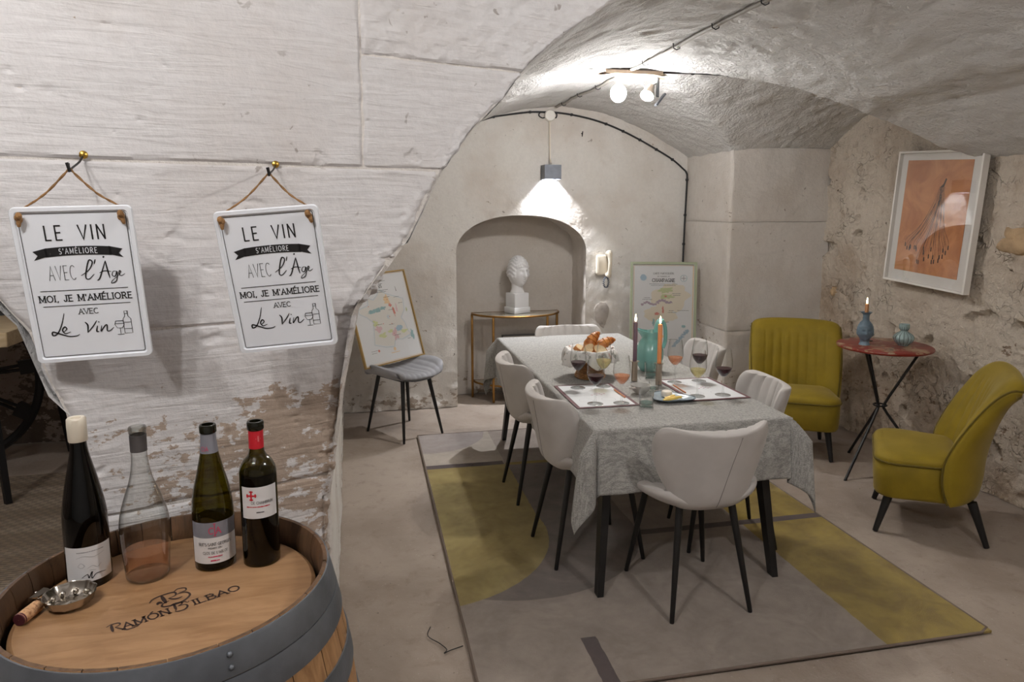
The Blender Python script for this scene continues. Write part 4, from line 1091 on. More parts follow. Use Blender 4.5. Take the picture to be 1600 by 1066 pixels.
c = n.mix(rect(0.775, 0.836, 2.0, 2.417), c, brn)
c = n.mix(n.rng(mot2, 0.35, 0.75, 0, 0.28), c, n.mix(1.0, c, (0.62, 0.6, 0.58), 'MULTIPLY'))
n.bsdf(c, 0.92, 0, n.bump(n.noise(P, 420, 3, 0.7), 0.003), Sheen_Weight=0.25, Sheen_Roughness=0.5)
M['rug'] = n.done()
def rug_pt(u, v):
    x = 0.345 + 2.028 * u; y = 2.135 + 2.895 * v
    return (x, y, 0.010 + 0.0012 * fbm(x * 5, y * 5, 3, 3))
m = MB(); m.grid(rug_pt, 90, 120)
pe = [rug_pt(i / 89, 0) for i in range(90)] + [rug_pt(1, j / 119) for j in range(1, 120)] + [rug_pt(1 - i / 89, 1) for i in range(1, 90)] + [rug_pt(0, 1 - j / 119) for j in range(1, 119)]
vs = []
for p in pe: vs += [p, (p[0], p[1], 0.0)]
k = len(pe); m.add(vs, [(2 * i, 2 * i + 1, 2 * ((i + 1) % k) + 1, 2 * ((i + 1) % k)) for i in range(k)])
t = thing('area_rug', 'large rug with mustard, taupe and brown shapes under the dining table', 'rug', (0, 0, 0))
m.build('pile', M['rug'], t, smooth=60)
MB().tube([(p[0], p[1], 0.007) for p in pe[::3]], 0.006, 6, closed=True).build('bound_edge', plain('rug_binding', srgb(112, 98, 88), 0.9), t)

# ================================================================== dining table and cloth
TX0, TX1, TY0, TY1, TZ = 0.915, 1.797, 2.683, 4.826, 0.752
t = thing('dining_table', 'rectangular dining table with black slanted legs under a grey cloth', 'table', ((TX0 + TX1) / 2, (TY0 + TY1) / 2, 0.011))
MB().rbox((0, 0, 0.720), (TX1 - TX0 - 0.01, TY1 - TY0 - 0.012, 0.030), 0.008).build('tabletop', M['black'], t)
MB().box((0, 0, 0.685), (0.62, TY1 - TY0 - 0.3, 0.04)).build('apron', M['black'], t)
for sx in (-1, 1):
    for sy in (-1, 1):
        a = Vector((sx * 0.350, sy * 0.955, 0.705)); b = Vector((sx * 0.412, sy * 1.058, 0.0))
        q = MB(); w0, w1 = 0.034, 0.022; vs = []
        for p, w in ((b, w1), (a, w0)):
            for dx, dy in ((-1, -1), (1, -1), (1, 1), (-1, 1)): vs.append(p + Vector((dx * w * 0.62, dy * w, 0)))
        q.add(vs, [(0, 1, 5, 4), (1, 2, 6, 5), (2, 3, 7, 6), (3, 0, 4, 7), (3, 2, 1, 0), (4, 5, 6, 7)])
        q.build('leg', M['black'], t, smooth=0)
n = NT('linen'); p = n.pos()
wv = n.noise(n.pos((220, 14, 220)), 2.0, 3, 0.6); wh = n.noise(n.pos((14, 220, 14)), 2.0, 3, 0.6)
w3 = n.noise(n.pos((60, 60, 200)), 2.0, 3, 0.6)
sl = n.math('ADD', n.math('ADD', wv, wh), w3)
c = n.mix(n.rng(sl, 1.25, 1.75), srgb(128, 127, 123), srgb(176, 173, 168))
n.bsdf(c, 0.9, 0, n.bump(n.math('ADD', n.math('MULTIPLY', sl, 0.4), n.noise(p, 5, 3)), 0.004), Sheen_Weight=0.15)
M['linen'] = n.done()
DR = 0.275
def cloth(u, v):
    W, L = TX1 - TX0, TY1 - TY0
    s = -DR + (W + 2 * DR) * u; tt = -DR + (L + 2 * DR) * v
    a = -s if s < 0 else max(0, s - W); b = -tt if tt < 0 else max(0, tt - L)
    sx = -1 if s < 0 else 1; sy = -1 if tt < 0 else 1
    x = TX0 + min(max(s, 0), W); y = TY0 + min(max(tt, 0), L); z = TZ
    rd = 0.012
    if a == 0 and b == 0:
        z += 0.0012 * fbm(x * 6, y * 6, 1, 3)
    elif a > 0 and b > 0:
        rho = math.hypot(a, b); ph = math.atan2(b, a); f = rho / (DR * 1.414)
        ear = math.sin(2 * ph) ** 1.5
        off = 0.010 + 0.09 * ear * (1 - 0.45 * f) * min(1, rho / 0.10) + 0.05 * f
        wave = 0.016 * math.sin(6 * ph + (1 if sx * sy > 0 else 2.2)) * f
        x += sx * (math.cos(ph) * off + 0.02 * f * ear) + wave; y += sy * math.sin(ph) * off * 0.8 - wave
        z -= rho * (1.0 + 0.10 * f) - 0.004
    else:
        h = a if a > 0 else b; f = h / DR
        along = y if a > 0 else x
        wave = f * (0.022 * fbm(along * 2.6, 3 if a > 0 else 8, sx + sy * 2, 2) + 0.010 * math.sin(along * 13 + sx))
        off = rd * min(1, h / rd) + 0.035 * f + wave
        if a > 0: x += sx * off
        else: y += sy * off
        z -= max(0, h - 0.006) * 0.985
    z += 0.002 * fbm(x * 9, y * 9, z * 9, 3) if z < TZ - 0.02 else 0
    return (x, y, z)
m = MB(); m.grid(cloth, 150, 260)
o = m.build('tablecloth', M['linen'], smooth=70)
tag(o, 'grey linen tablecloth hanging in points over the dining table', 'tablecloth')
sm = o.modifiers.new('thickness', 'SOLIDIFY'); sm.thickness = 0.0012; sm.offset = -1

# ================================================================== chairs
def shell(rows, nu, nv, t0, wrapf, chan=None, top_open=False, bot_open=False, outer_only=None):
    """padded shell: rows of (y, z, half width, forward wrap of the sides, lift of the sides)"""
    rs = spline(rows, nv)
    def base(u, v):
        j = v * (nv - 1); i = min(int(j), nv - 2); f = j - i
        y, z, hw, wp, lf = (rs[i][k] * (1 - f) + rs[i + 1][k] * f for k in range(5))
        return Vector((hw * u, y + wp * abs(u) ** 2.2, z + lf * abs(u) ** 2.6))
    e = 1e-3
    def both(u, v):
        p = base(u, v)
        du = base(min(1, u + e), v) - base(max(-1, u - e), v); dv = base(u, min(1, v + e)) - base(u, max(0, v - e))
        nrm = du.cross(dv).normalized()
        fv = 1.0
        q = 2 * v - 1
        if q > 0 and not top_open: fv = max(0, 1 - q ** 10) ** 0.5
        if q < 0 and not bot_open: fv = max(0, 1 - (-q) ** 10) ** 0.5
        fu = max(0, 1 - abs(u) ** 9) ** 0.5
        t = t0 * fu * fv * 0.5
        return p, nrm, t, fu * fv
    m = MB()
    us = [math.sin(PI / 2 * (2 * i / (nu - 1) - 1)) * 0.35 + (2 * i / (nu - 1) - 1) * 0.65 for i in range(nu)]
    vv = [0.5 - 0.5 * math.cos(PI * j / (nv - 1)) for j in range(nv)]
    vv = [0.6 * a + 0.4 * j / (nv - 1) for j, a in enumerate(vv)]
    A = []; B = []
    for v in vv:
        for u in us:
            p, nr, t, fl = both(u, v)
            c = 0
            if chan:
                k, dep = chan; x = abs(math.sin(PI * k * (u * 0.5 + 0.5))); c = dep * (x ** 0.45 - 1) * min(1, fl)
            A.append(p - nr * (t + c)); B.append(p + nr * t)
    fs = [(j * nu + i, j * nu + i + 1, (j + 1) * nu + i + 1, (j + 1) * nu + i) for j in range(nv - 1) for i in range(nu - 1)]
    m.add(A, [tuple(reversed(f)) for f in fs]); m.add(B, fs)
    return m, base
SEAT = [(0.250, 0.442, 0.165, 0, 0.0), (0.245, 0.462, 0.185, -0.02, 0.005), (0.19, 0.476, 0.222, -0.01, 0.015), (0.05, 0.468, 0.246, 0, 0.035), (-0.08, 0.464, 0.250, 0, 0.062), (-0.165, 0.472, 0.212, 0.02, 0.06), (-0.195, 0.50, 0.18, 0.04, 0.03)]
BACK = [(-0.165, 0.455, 0.150, 0.02, 0.01), (-0.195, 0.486, 0.162, 0.045, 0.01), (-0.212, 0.54, 0.186, 0.075, 0.0), (-0.228, 0.61, 0.220, 0.100, 0.0), (-0.246, 0.685, 0.243, 0.115, 0.004), (-0.262, 0.745, 0.246, 0.115, 0.010), (-0.273, 0.784, 0.226, 0.10, 0.012), (-0.277, 0.796, 0.196, 0.08, 0.010)]
M['chair_vel'] = velvet('pale_grey_velvet', srgb(186, 181, 177), 0.06, 0.3)
M['stool_vel'] = velvet('grey_velvet', srgb(150, 150, 154), 0.10, 0.35)
M['seam'] = plain('seam_thread', srgb(128, 122, 118), 0.9)
def chair_legs(t, zt=0.452):
    for x0, y0, x1, y1 in ((-0.125, 0.15, -0.192, 0.216), (0.125, 0.15, 0.192, 0.216), (-0.115, -0.13, -0.174, -0.214), (0.115, -0.13, 0.174, -0.214)):
        MB().tube([(x0, y0, zt), (x0 + (x1 - x0) * .08, y0 + (y1 - y0) * .08, zt * .92), (x1, y1, 0.004), (x1, y1, 0.0)], [0.0155, 0.0155, 0.0095, 0.009], 14).build('leg', M['black'], t, smooth=50)
    fr = MB(); fr.tube([(-0.125, 0.15, zt - 0.01), (0.125, 0.15, zt - 0.01), (0.115, -0.13, zt - 0.01), (-0.115, -0.13, zt - 0.01)], 0.010, 6, closed=True)
    fr.build('seat_frame', M['black'], t)
def make_chair(label, loc, rz):
    t = thing('dining_chair', label, 'chair', loc, (0, 0, rz), 'dining chairs round the table')
    m, b = shell(SEAT, 61, 40, 0.055, 0, (8, 0.010)); m.build('seat', M['chair_vel'], t, smooth=60)
    m, b = shell(BACK, 61, 56, 0.046, 0, (8, 0.009)); bk = m.build('backrest', M['chair_vel'], t, smooth=60)
    # slanting seam on the outside of the back and piping round its edge
    e = 1e-3; pts = []
    for k in range(30):
        v = 0.12 + 0.72 * k / 29; u = -0.34 + 0.0 * v - 0.22 * math.sin(v * 1.5) + 0.40 * v * 0.0
        u = -0.02 + 0.30 * v
        p = b(u, v); nr = (b(u + e, v) - b(u - e, v)).cross(b(u, v + e) - b(u, v - e)).normalized()
        pts.append(p + nr * 0.0228)
    MB().tube(pts, 0.0016, 6).build('back_seam', M['seam'], bk)
    chair_legs(t)
    return t
ZR = 0.0115
c0 = make_chair('pale grey velvet chair at the near end of the table, seen from behind', (1.330, 2.655, ZR), R(1.5))
copy_thing(c0, (1.020, 3.130, ZR), (0, 0, R(-85.4)), 'pale grey velvet chair on the left table side, nearer the viewer')
copy_thing(c0, (1.008, 3.856, ZR), (0, 0, R(-87.8)), 'pale grey velvet chair on the left table side, farther from the viewer')
copy_thing(c0, (1.735, 3.12, ZR), (0, 0, R(80)), 'pale grey velvet chair on the right table side, in front of the far mustard armchair')
copy_thing(c0, (1.885, 4.03, ZR), (0, 0, R(84)), 'pale grey velvet chair on the right table side, half hidden behind the wine glasses')
copy_thing(c0, (1.42, 4.665, ZR), (0, 0, R(180)), 'pale grey velvet chair at the far end of the table below the niche')
# backless stool
t = thing('saddle_stool', 'backless grey velvet stool holding the framed map of France', 'stool', (0.268, 5.165, 0.0), (0, 0, R(33)))
ST = [(0.235, 0.425, 0.19, -0.02, 0.01), (0.225, 0.450, 0.215, -0.02, 0.03), (0.12, 0.450, 0.250, 0, 0.075), (0.0, 0.444, 0.262, 0, 0.10), (-0.12, 0.450, 0.250, 0, 0.085), (-0.205, 0.456, 0.21, 0.02, 0.06), (-0.22, 0.445, 0.18, 0.02, 0.02)]
m, b = shell(ST, 61, 40, 0.060, 0, (9, 0.009)); m.build('seat', M['stool_vel'], t, smooth=60)
chair_legs(t, 0.44)
# ================================================================== on the table
TT = TZ + 0.003
def at_table(x, y): return (x, y, TT)
M['mat_paper'] = plain('placemat_paper', srgb(214, 216, 218), 0.6)
M['mat_edge'] = plain('burgundy_border', srgb(96, 58, 62), 0.6)
def placemat(label, c, w, h, rz):
    t = thing('placemat', label, 'placemat', (c[0], c[1], TT), (0, 0, rz), 'tasting placemats')
    MB().box((0, 0, 0.0006), (w, h, 0.0010)).build('border', M['mat_edge'], t, smooth=0)
    MB().box((0, 0, 0.0013), (w - 0.034, h - 0.034, 0.0006)).build('paper', M['mat_paper'], t, smooth=0)
    b = MB(); tf = lambda x, y: (x, y, 0.0019)
    for gx, gy in ((-0.06, 0.11), (0.05, 0.11), (-0.07, -0.09), (0.04, -0.09)): ribbon(b, [(gx + 0.033 * math.cos(R(a)), gy + 0.033 * math.sin(R(a))) for a in range(0, 361, 15)], 0.0012, 0, tf)
    for k in range(6): fake_line(b, -0.10, -0.02, 0.05 - 0.012 * k, 0.003, 0, tf, k)
    b.build('print', plain('pale_print', srgb(168, 166, 168), 0.6), t, smooth=0)
    b = MB()
    for k in range(7): b.sphere((-0.015 + 0.018 * (k % 3) + 0.006 * k, -0.005 + 0.016 * (k // 3), 0.0019), 0.006, 10, 4, sc=(1, 0.7, 0.02))
    b.build('grape_print', plain('mauve_print', srgb(168, 96, 112), 0.6), t, smooth=0)
    return t
placemat('white tasting placemat with a burgundy border, on the left table side under four glasses', (1.077, 3.193), 0.300, 0.425, R(-0.5))
placemat('white tasting placemat with a burgundy border, on the right table side', (1.645, 3.205), 0.300, 0.425, R(0.5))
def pencil(label, a, b):
    a, b = Vector((*a, TT + 0.0065)), Vector((*b, TT + 0.0065)); d = b - a
    t = thing('pencil', label, 'pencil', tuple((a + b) / 2), (0, 0, math.atan2(d.y, d.x)), 'tasting pencils')
    L = d.length / 2
    MB().tube([(-L, 0, 0), (L - 0.02, 0, 0)], 0.0036, 6).build('barrel', plain('pencil_orange', srgb(206, 132, 88), 0.5), t)
    MB().tube([(L - 0.02, 0, 0), (L, 0, 0)], [0.0035, 0.0006], 6).build('tip', plain('pencil_wood', srgb(196, 166, 128), 0.6), t)
pencil('orange pencil on the left placemat', (1.200, 3.105), (1.198, 3.265))
pencil('orange pencil on the right placemat', (1.520, 3.125), (1.526, 3.290))
# wine glasses
GP = [(0.0005, 0.0035), (0.012, 0.003), (0.030, 0.0012), (0.0365, 0.0006), (0.0365, 0.0016), (0.028, 0.004), (0.010, 0.008), (0.0048, 0.018), (0.0040, 0.05), (0.0042, 0.082), (0.0075, 0.090), (0.020, 0.102), (0.032, 0.118), (0.0395, 0.138), (0.0405, 0.150), (0.0385, 0.180), (0.0335, 0.212), (0.0315, 0.226)]
M['red_wine'] = plain('red_wine', srgb(44, 8, 16), 0.3, Specular_IOR_Level=0.08)
M['white_wine'] = liquid('white_wine', srgb(244, 238, 206), srgb(226, 216, 170), 0.25)
M['rose_glass'] = liquid('rose_in_glass', srgb(248, 214, 190), srgb(226, 164, 130), 0.35)
gp = spline(GP, 70)
gm = None; WM = {}
def wine_mesh(lv, mat):
    q = []
    ins = [(r, z) for r, z in gp if z > 0.091]
    q = [(0.0005, 0.0925)] + [(max(0.0008, r - 0.0012), z + 0.0005) for r, z in ins if 0.093 < z < lv]
    r = lerp([(z, r) for r, z in ins], lv) - 0.0012
    q += [(r, lv), (0.0005, lv)]
    return MB().lathe(q, 32)
def wineglass(label, x, y, mat, lv=0.136):
    t = thing('wine_glass', label, 'wine glass', (x, y, TT + 0.0022), (0, 0, 0), 'tasting glasses')
    MB().lathe([(max(0.0004, r), z) for r, z in gp], 36).build('glass', M['glass'], t, smooth=60)
    wine_mesh(lv, mat).build('wine', mat, t, smooth=40)
wineglass('red wine glass at the far left corner of the left placemat', 1.036, 3.335, M['red_wine'])
wineglass('red wine glass at the near left corner of the left placemat', 1.027, 3.035, M['red_wine'])
wineglass('white wine glass at the far right corner of the left placemat, before the basket', 1.172, 3.340, M['white_wine'], 0.138)
wineglass('rose wine glass at the near right corner of the left placemat', 1.150, 3.022, M['rose_glass'], 0.134)
wineglass('rose wine glass at the far left corner of the right placemat', 1.564, 3.347, M['rose_glass'], 0.134)
wineglass('red wine glass at the far right corner of the right placemat', 1.701, 3.347, M['red_wine'], 0.140)
wineglass('white wine glass at the near left corner of the right placemat', 1.551, 3.064, M['white_wine'], 0.134)
wineglass('red wine glass at the near right corner of the right placemat', 1.684, 3.061, M['red_wine'], 0.134)
# water tumblers
def tumbler(label, x, y, h=0.085, r=0.034, fill=0.015):
    t = thing('water_tumbler', label, 'glass', (x, y, TT), (0, 0, 0), 'water tumblers')
    MB().lathe([(0.0005, 0.0), (r * 0.86, 0.0), (r * 0.93, 0.004), (r, h), (r - 0.0015, h), (r * 0.90, 0.012), (0.0005, 0.010)], 32).build('glass', M['glass'], t, smooth=40)
    MB().lathe([(0.0005, 0.0115), (r * 0.90, 0.0125), (r * 0.905, fill + 0.006), (0.0005, fill + 0.006)], 32).build('water', thin_glass('water', (0.9, 0.92, 0.92), 1.5, ior=1.33), t, smooth=40)
tumbler('clear water tumbler in front of the bowl, nearest the table edge', 1.245, 2.955)
tumbler('clear water tumbler between the two candles, before the pitcher', 1.485, 3.475)
tumbler('small clear glass standing by the orange candle holder and the plate', 1.386, 3.200, 0.05, 0.026)
# candle holders with candles
M['steel'] = plain('brushed_steel', srgb(176, 164, 150), 0.28, 1.0)
M['flame'] = emit('candle_flame', (1.0, 0.72, 0.36), 28.0)
M['flame_core'] = emit('flame_core', (1.0, 0.85, 0.6), 60.0)
def flame(t, x, y, z, s=1.0):
    prof = [(0.0006, 0.0), (0.0035, 0.004), (0.0048, 0.010), (0.0042, 0.018), (0.0026, 0.028), (0.0008, 0.038)]
    MB().lathe([(r * s, b * s) for r, b in spline(prof, 14)], 12, c=(x, y, z + 0.004)).build('flame', M['flame'], t, smooth=80)
    MB().tube([(x, y, z - 0.002), (x + 0.0006, y, z + 0.007)], 0.0008, 6).build('wick', M['ink'], t)
def candle(label, x, y, col, hh, ch, hold_label):
    h = thing('candle_holder', hold_label, 'candle holder', (x, y, TT), (0, 0, 0), 'candle holders on the table')
    MB().lathe([(0.0005, 0.0), (0.0165, 0.0), (0.017, 0.002), (0.0165, 0.004), (0.0155, hh - 0.004), (0.024, hh - 0.002), (0.024, hh), (0.012, hh), (0.0115, hh - 0.02), (0.0005, hh - 0.02)], 28).build('holder_body', M['steel'], h)
    t = thing('taper_candle', label, 'candle', (x, y, TT + hh - 0.0195), (0, 0, 0), 'lit candles')
    MB().lathe([(0.0005, 0), (0.0108, 0), (0.0112, ch * 0.5), (0.0110, ch - 0.003), (0.0085, ch), (0.0005, ch - 0.003)], 20).build('wax', plain(label.split()[0] + '_wax', col, 0.45, Subsurface_Weight=0.0), t)
    flame(t, 0, 0, ch)
candle('mauve taper candle burning on the table', 1.374, 3.429, srgb(108, 86, 98), 0.106, 0.226, 'steel candle holder under the mauve candle')
candle('orange taper candle burning on the table', 1.466, 3.326, srgb(232, 150, 92), 0.112, 0.222, 'steel candle holder under the orange candle')
# teal pitcher
M['teal'] = plain('teal_glaze', srgb(122, 176, 170), 0.22, var=0.05, Coat_Weight=0.3)
t = thing('pitcher', 'teal ceramic pitcher with a tall handle behind the candles', 'pitcher', (1.545, 3.640, TT), (0, 0, R(-10)))
pp_ = spline([(0.046, 0.0), (0.050, 0.004), (0.064, 0.03), (0.076, 0.075), (0.076, 0.115), (0.062, 0.155), (0.048, 0.178), (0.046, 0.190), (0.050, 0.205), (0.056, 0.222), (0.058, 0.228)], 46)
def spout(a, z):
    k = sstep(0.185, 0.228, z); d = math.cos(a - PI)
    return 1 + k * (0.34 * max(0, d) ** 6 - 0.10 * (1 - abs(d)))
q = MB(); out = [(0.0005, 0.0)] + list(pp_)
vs = []; N_ = 40
for r, z in out:
    for k in range(N_):
        a = 2 * PI * k / N_; s = spout(a, z); d = math.cos(a - PI)
        vs.append((r * s * math.cos(a), r * s * math.sin(a), z + 0.012 * sstep(0.2, 0.228, z) * max(0, d) ** 4 - 0.006 * sstep(0.2, 0.228, z) * (1 - abs(d))))
nr_ = len(out)
for r, z in reversed(pp_[30:]):
    for k in range(N_):
        a = 2 * PI * k / N_; s = spout(a, z) * 0.93; d = math.cos(a - PI)
        vs.append((r * s * math.cos(a), r * s * math.sin(a), z + 0.012 * sstep(0.2, 0.228, z) * max(0, d) ** 4 - 0.006 * sstep(0.2, 0.228, z) * (1 - abs(d))))
tot = len(vs) // N_
q.add(vs, [(i * N_ + k, i * N_ + (k + 1) % N_, (i + 1) * N_ + (k + 1) % N_, (i + 1) * N_ + k) for i in range(tot - 1) for k in range(N_)])
q.build('body', M['teal'], t, smooth=60)
hp = spline([(0.036, 0, 0.212), (0.038, 0, 0.245), (0.048, 0, 0.274), (0.066, 0, 0.278), (0.080, 0, 0.258), (0.086, 0, 0.215), (0.086, 0, 0.165), (0.074, 0, 0.128)], 40)
MB().tube(hp, [0.020 if i < 18 else 0.013 for i in range(40)], 12, flat=0.8).build('handle', M['teal'], t, smooth=60)
# grey bowl with a lug handle
t = thing('lug_bowl', 'small grey ceramic bowl with a lug handle on the table', 'bowl', (1.309, 3.180, TT), (0, 0, R(20)))
M['stonew'] = plain('grey_stoneware', srgb(186, 184, 180), 0.4, var=0.08)
MB().lathe([(0.0005, 0.0), (0.024, 0.0), (0.026, 0.003), (0.040, 0.016), (0.049, 0.036), (0.0495, 0.043), (0.0475, 0.043), (0.044, 0.032), (0.034, 0.014), (0.0005, 0.008)], 36).build('bowl_body', M['stonew'], t)
MB().tube(spline([(-0.046, 0.012, 0.036), (-0.060, 0.012, 0.036), (-0.066, 0.0, 0.035), (-0.060, -0.012, 0.036), (-0.046, -0.012, 0.036)], 16), 0.005, 8).build('lug_handle', M['stonew'], t)
# plate of cheese
t = thing('serving_plate', 'small triangular blue-grey plate with yellow and white cheese', 'plate', (1.405, 3.040, TT), (0, 0, R(-28)))
M['plate'] = plain('blue_grey_glaze', srgb(150, 164, 172), 0.25, var=0.15)
M['plate_rim'] = plain('dark_blue_rim', srgb(86, 98, 112), 0.3)
def tri(k, n, r):
    a = 2 * PI * k / n; rr = r * (1 + 0.16 * math.cos(3 * a)); return rr * math.cos(a) * 1.15, rr * math.sin(a)
q = MB()
def plt(u, v):
    x, y = tri(u * 48, 48, 0.085 * max(0.01, min(1, v * 1.25) if v < 0.8 else 1.0 - 0.02 * (v - 0.8)))
    z = 0.003 + 0.013 * sstep(0.45, 0.8, v) if v <= 0.8 else 0.016 - 0.0155 * (v - 0.8) / 0.2
    if v > 0.8: x *= 1 - 0.35 * (v - 0.8) / 0.2; y *= 1 - 0.35 * (v - 0.8) / 0.2
    return (x, y, z)
q.grid(plt, 48, 21, wrap=True); q.build('plate_body', M['plate'], t, smooth=50)
MB().tube([(*tri(k, 48, 0.0852), 0.0165) for k in range(48)], 0.0016, 6, closed=True).build('plate_rim', M['plate_rim'], t)
M['ycheese'] = plain('yellow_cheese', srgb(232, 196, 96), 0.5, var=0.06)
def cheese_at(lx, ly, z):
    a = R(-28); return (1.405 + lx * math.cos(a) - ly * math.sin(a), 3.040 + lx * math.sin(a) + ly * math.cos(a), TT + z)
for k, (lx, ly, rz, L) in enumerate(((0.0, -0.036, 18, 0.085), (0.012, -0.020, 8, 0.09), (-0.004, -0.010, 30, 0.07))):
    o = MB().rbox((0, 0, 0), (L, 0.014, 0.010), 0.003).build('cheese_stick', M['ycheese'])
    o.location = cheese_at(lx, ly, 0.0125 + (0.003 if k else 0)); o.rotation_euler = (0, 0, R(rz))
    tag(o, ('longest yellow cheese stick, nearest the plate rim', 'yellow cheese stick in the middle of the three on the plate', 'yellow cheese stick nearest the white cheese')[k], 'cheese', 'yellow cheese sticks')
o = MB().lathe([(0.0005, 0), (0.024, 0), (0.026, 0.004), (0.026, 0.022), (0.023, 0.026), (0.0005, 0.027)], 28, fn=lambda a, z: 1 + 0.02 * math.sin(5 * a)).build('white_cheese', plain('goat_cheese', srgb(228, 220, 208), 0.8, var=0.05, bump=0.001))
o.location = cheese_at(-0.022, 0.034, 0.006); tag(o, 'round white goat cheese on the triangular plate', 'cheese')

# ---------------- bread basket
BKX, BKY = 1.172, 3.560
n = NT('wicker'); p = n.pos(obj=True)
th = n.new('ShaderNodeTexGradient'); 
wv = n.new('ShaderNodeTexWave'); n.put(wv.inputs[0], n.pos((1, 1, 1), obj=True)); wv.bands_direction = 'Z'; wv.inputs['Scale'].default_value = 42; wv.inputs['Distortion'].default_value = 1.5
nn = n.noise(p, 70, 3, 0.6)
c = n.mix(n.rng(wv.outputs['Fac'], 0.1, 0.9), srgb(140, 94, 56), srgb(210, 160, 110)); c = n.mix(n.rng(nn, 0.35, 0.7, 0, 0.6), c, srgb(156, 108, 66))
n.bsdf(c, 0.7, 0, n.bump(n.math('ADD', wv.outputs['Fac'], nn), 0.003)); M['wicker'] = n.done()
t = thing('bread_basket', 'wicker pedestal basket lined with a white napkin, holding bread', 'basket', (BKX, BKY, TT))
prof = spline([(0.076, 0.0), (0.082, 0.008), (0.074, 0.03), (0.066, 0.055), (0.070, 0.085), (0.088, 0.115), (0.112, 0.140), (0.120, 0.150)], 40)
rp = [(r + 0.0022 * math.sin(z * 2 * PI / 0.0075), z) for r, z in spline([(r, z) for r, z in prof], 150)]
q = MB(); q.lathe([(0.0005, 0.0)] + rp + [(0.108, 0.145), (0.09, 0.122), (0.06, 0.105), (0.0005, 0.10)], 64, fn=lambda a, z: 1 + 0.010 * math.sin(32 * a + (PI if int(z / 0.0075) % 2 else 0)))
q.build('wicker_body', M['wicker'], t, smooth=60)
n = NT('printed_napkin'); p = n.pos(obj=True)
f1 = n.rng(n.noise(p, 22, 4, 0.65, 0.8), 0.53, 0.58); f2 = n.rng(n.noise(n.pos((1.3, 1.1, 1), obj=True), 17, 3, 0.6, 0.5), 0.60, 0.64)
c = n.mix(n.math('MULTIPLY', f1, 0.7), srgb(228, 226, 224), srgb(120, 126, 116)); c = n.mix(n.math('MULTIPLY', f2, 0.7), c, srgb(196, 146, 128))
n.bsdf(c, 0.85, 0, n.bump(n.noise(p, 300, 2), 0.0006)); M['napkin'] = n.done()
def nap(u, v):
    a = 2 * PI * u
    hang = 0.052 + 0.034 * abs(math.cos(2 * a - 0.35)) ** 0.7 + 0.008 * math.sin(7 * a)
    if v < 0.45:
        k = v / 0.45; r = 0.055 + 0.068 * k; z = 0.118 + 0.044 * k ** 1.5
    else:
        k = (v - 0.45) / 0.55; r = 0.123 + 0.014 * math.sin(min(1, k * 1.6) * PI / 2) + 0.016 * k * max(0, math.cos(2 * a - 0.7)); z = 0.162 + 0.003 * math.sin(k * PI) - hang * k ** 1.15
    rip = 0.006 * math.sin(11 * a + 3 * v) * v + 0.004 * math.sin(23 * a) * v
    r += rip
    return (r * math.cos(a) * 1.04, r * math.sin(a), z + 0.006 * math.sin(5 * a) * v)
q = MB(); q.grid(nap, 110, 26, wrap=True)
o = q.build('napkin', M['napkin'], smooth=80); o.location = (BKX, BKY, TT); tag(o, 'white printed napkin draped over the rim of the bread basket', 'napkin')
s_ = o.modifiers.new('thickness', 'SOLIDIFY'); s_.thickness = 0.001
n = NT('croissant_crust'); p = n.pos(obj=True)
c = n.mix(n.rng(n.noise(p, 24, 4, 0.6), 0.35, 0.7), srgb(214, 142, 66), srgb(150, 80, 26)); c = n.mix(n.rng(n.noise(p, 60, 3), 0.62, 0.75, 0, 0.5), c, srgb(232, 178, 106))
n.bsdf(c, 0.38, 0, n.bump(n.noise(p, 50, 4), 0.002), Coat_Weight=0.2); M['crust'] = n.done()
M['crumb'] = plain('bread_crumb', srgb(226, 204, 164), 0.9, var=0.12, bump=0.003, bscale=120)
def croissant(label, loc, rot, L=0.17, r0=0.032):
    pts = []; N_ = 60; rr = []
    for i in range(N_):
        s = i / (N_ - 1) * 2 - 1; an = s * 1.0
        pts.append((L * 0.5 * math.sin(an) / math.sin(1.0), -0.055 * (1 - math.cos(an)), 0))
        env = (1 - abs(s) ** 1.9) ** 0.75 * 0.9 + 0.10
        k = abs(s) * 4.2; saw = (k - int(k)); rr.append(r0 * env * (1.06 - 0.16 * saw))
    q = MB().tube(pts, rr, 18, flat=0.86)
    o = q.build('croissant', M['crust'], smooth=35); o.location = loc; o.rotation_euler = rot
    return tag(o, label, 'croissant', 'croissants in the bread basket')
croissant('croissant standing upright at the middle of the bread basket', (BKX + 0.000, BKY + 0.012, TT + 0.178), (R(90), R(-62), R(8)), 0.16, 0.033)
croissant('croissant leaning to the right side of the bread basket', (BKX + 0.058, BKY - 0.008, TT + 0.172), (R(90), R(-34), R(4)), 0.165, 0.030)
def slice_(label, loc, rot, w=0.075, h=0.055, d=0.022):
    t = thing('bread_slice', label, 'bread', loc, rot, 'bread in the basket')
    out = [(w / 2 * math.cos(R(a)) * (1 + 0.08 * math.sin(R(3 * a))), h / 2 * math.sin(R(a)) * (1.0 if a < 180 else 0.8)) for a in range(0, 360, 12)]
    MB().prism([(x * 0.9, y * 0.9) for x, y in out], -d / 2 - 0.0012, d / 2 + 0.0012, ax='y').build('crumb', M['crumb'], t, smooth=30)
    MB().prism(out, -d / 2, d / 2, ax='y').build('crust', M['crust'], t, smooth=30)
slice_('bread slice with pale crumb at the front of the basket, left of the croissants', (BKX - 0.030, BKY - 0.055, TT + 0.163), (R(-20), R(-30), R(15)))
slice_('bread slice at the right front of the basket, below the leaning croissant', (BKX + 0.028, BKY - 0.070, TT + 0.158), (R(-25), R(20), R(-10)))
slice_('bread slice lying at the left rear of the basket', (BKX - 0.066, BKY - 0.02, TT + 0.158), (R(-50), R(10), R(40)))
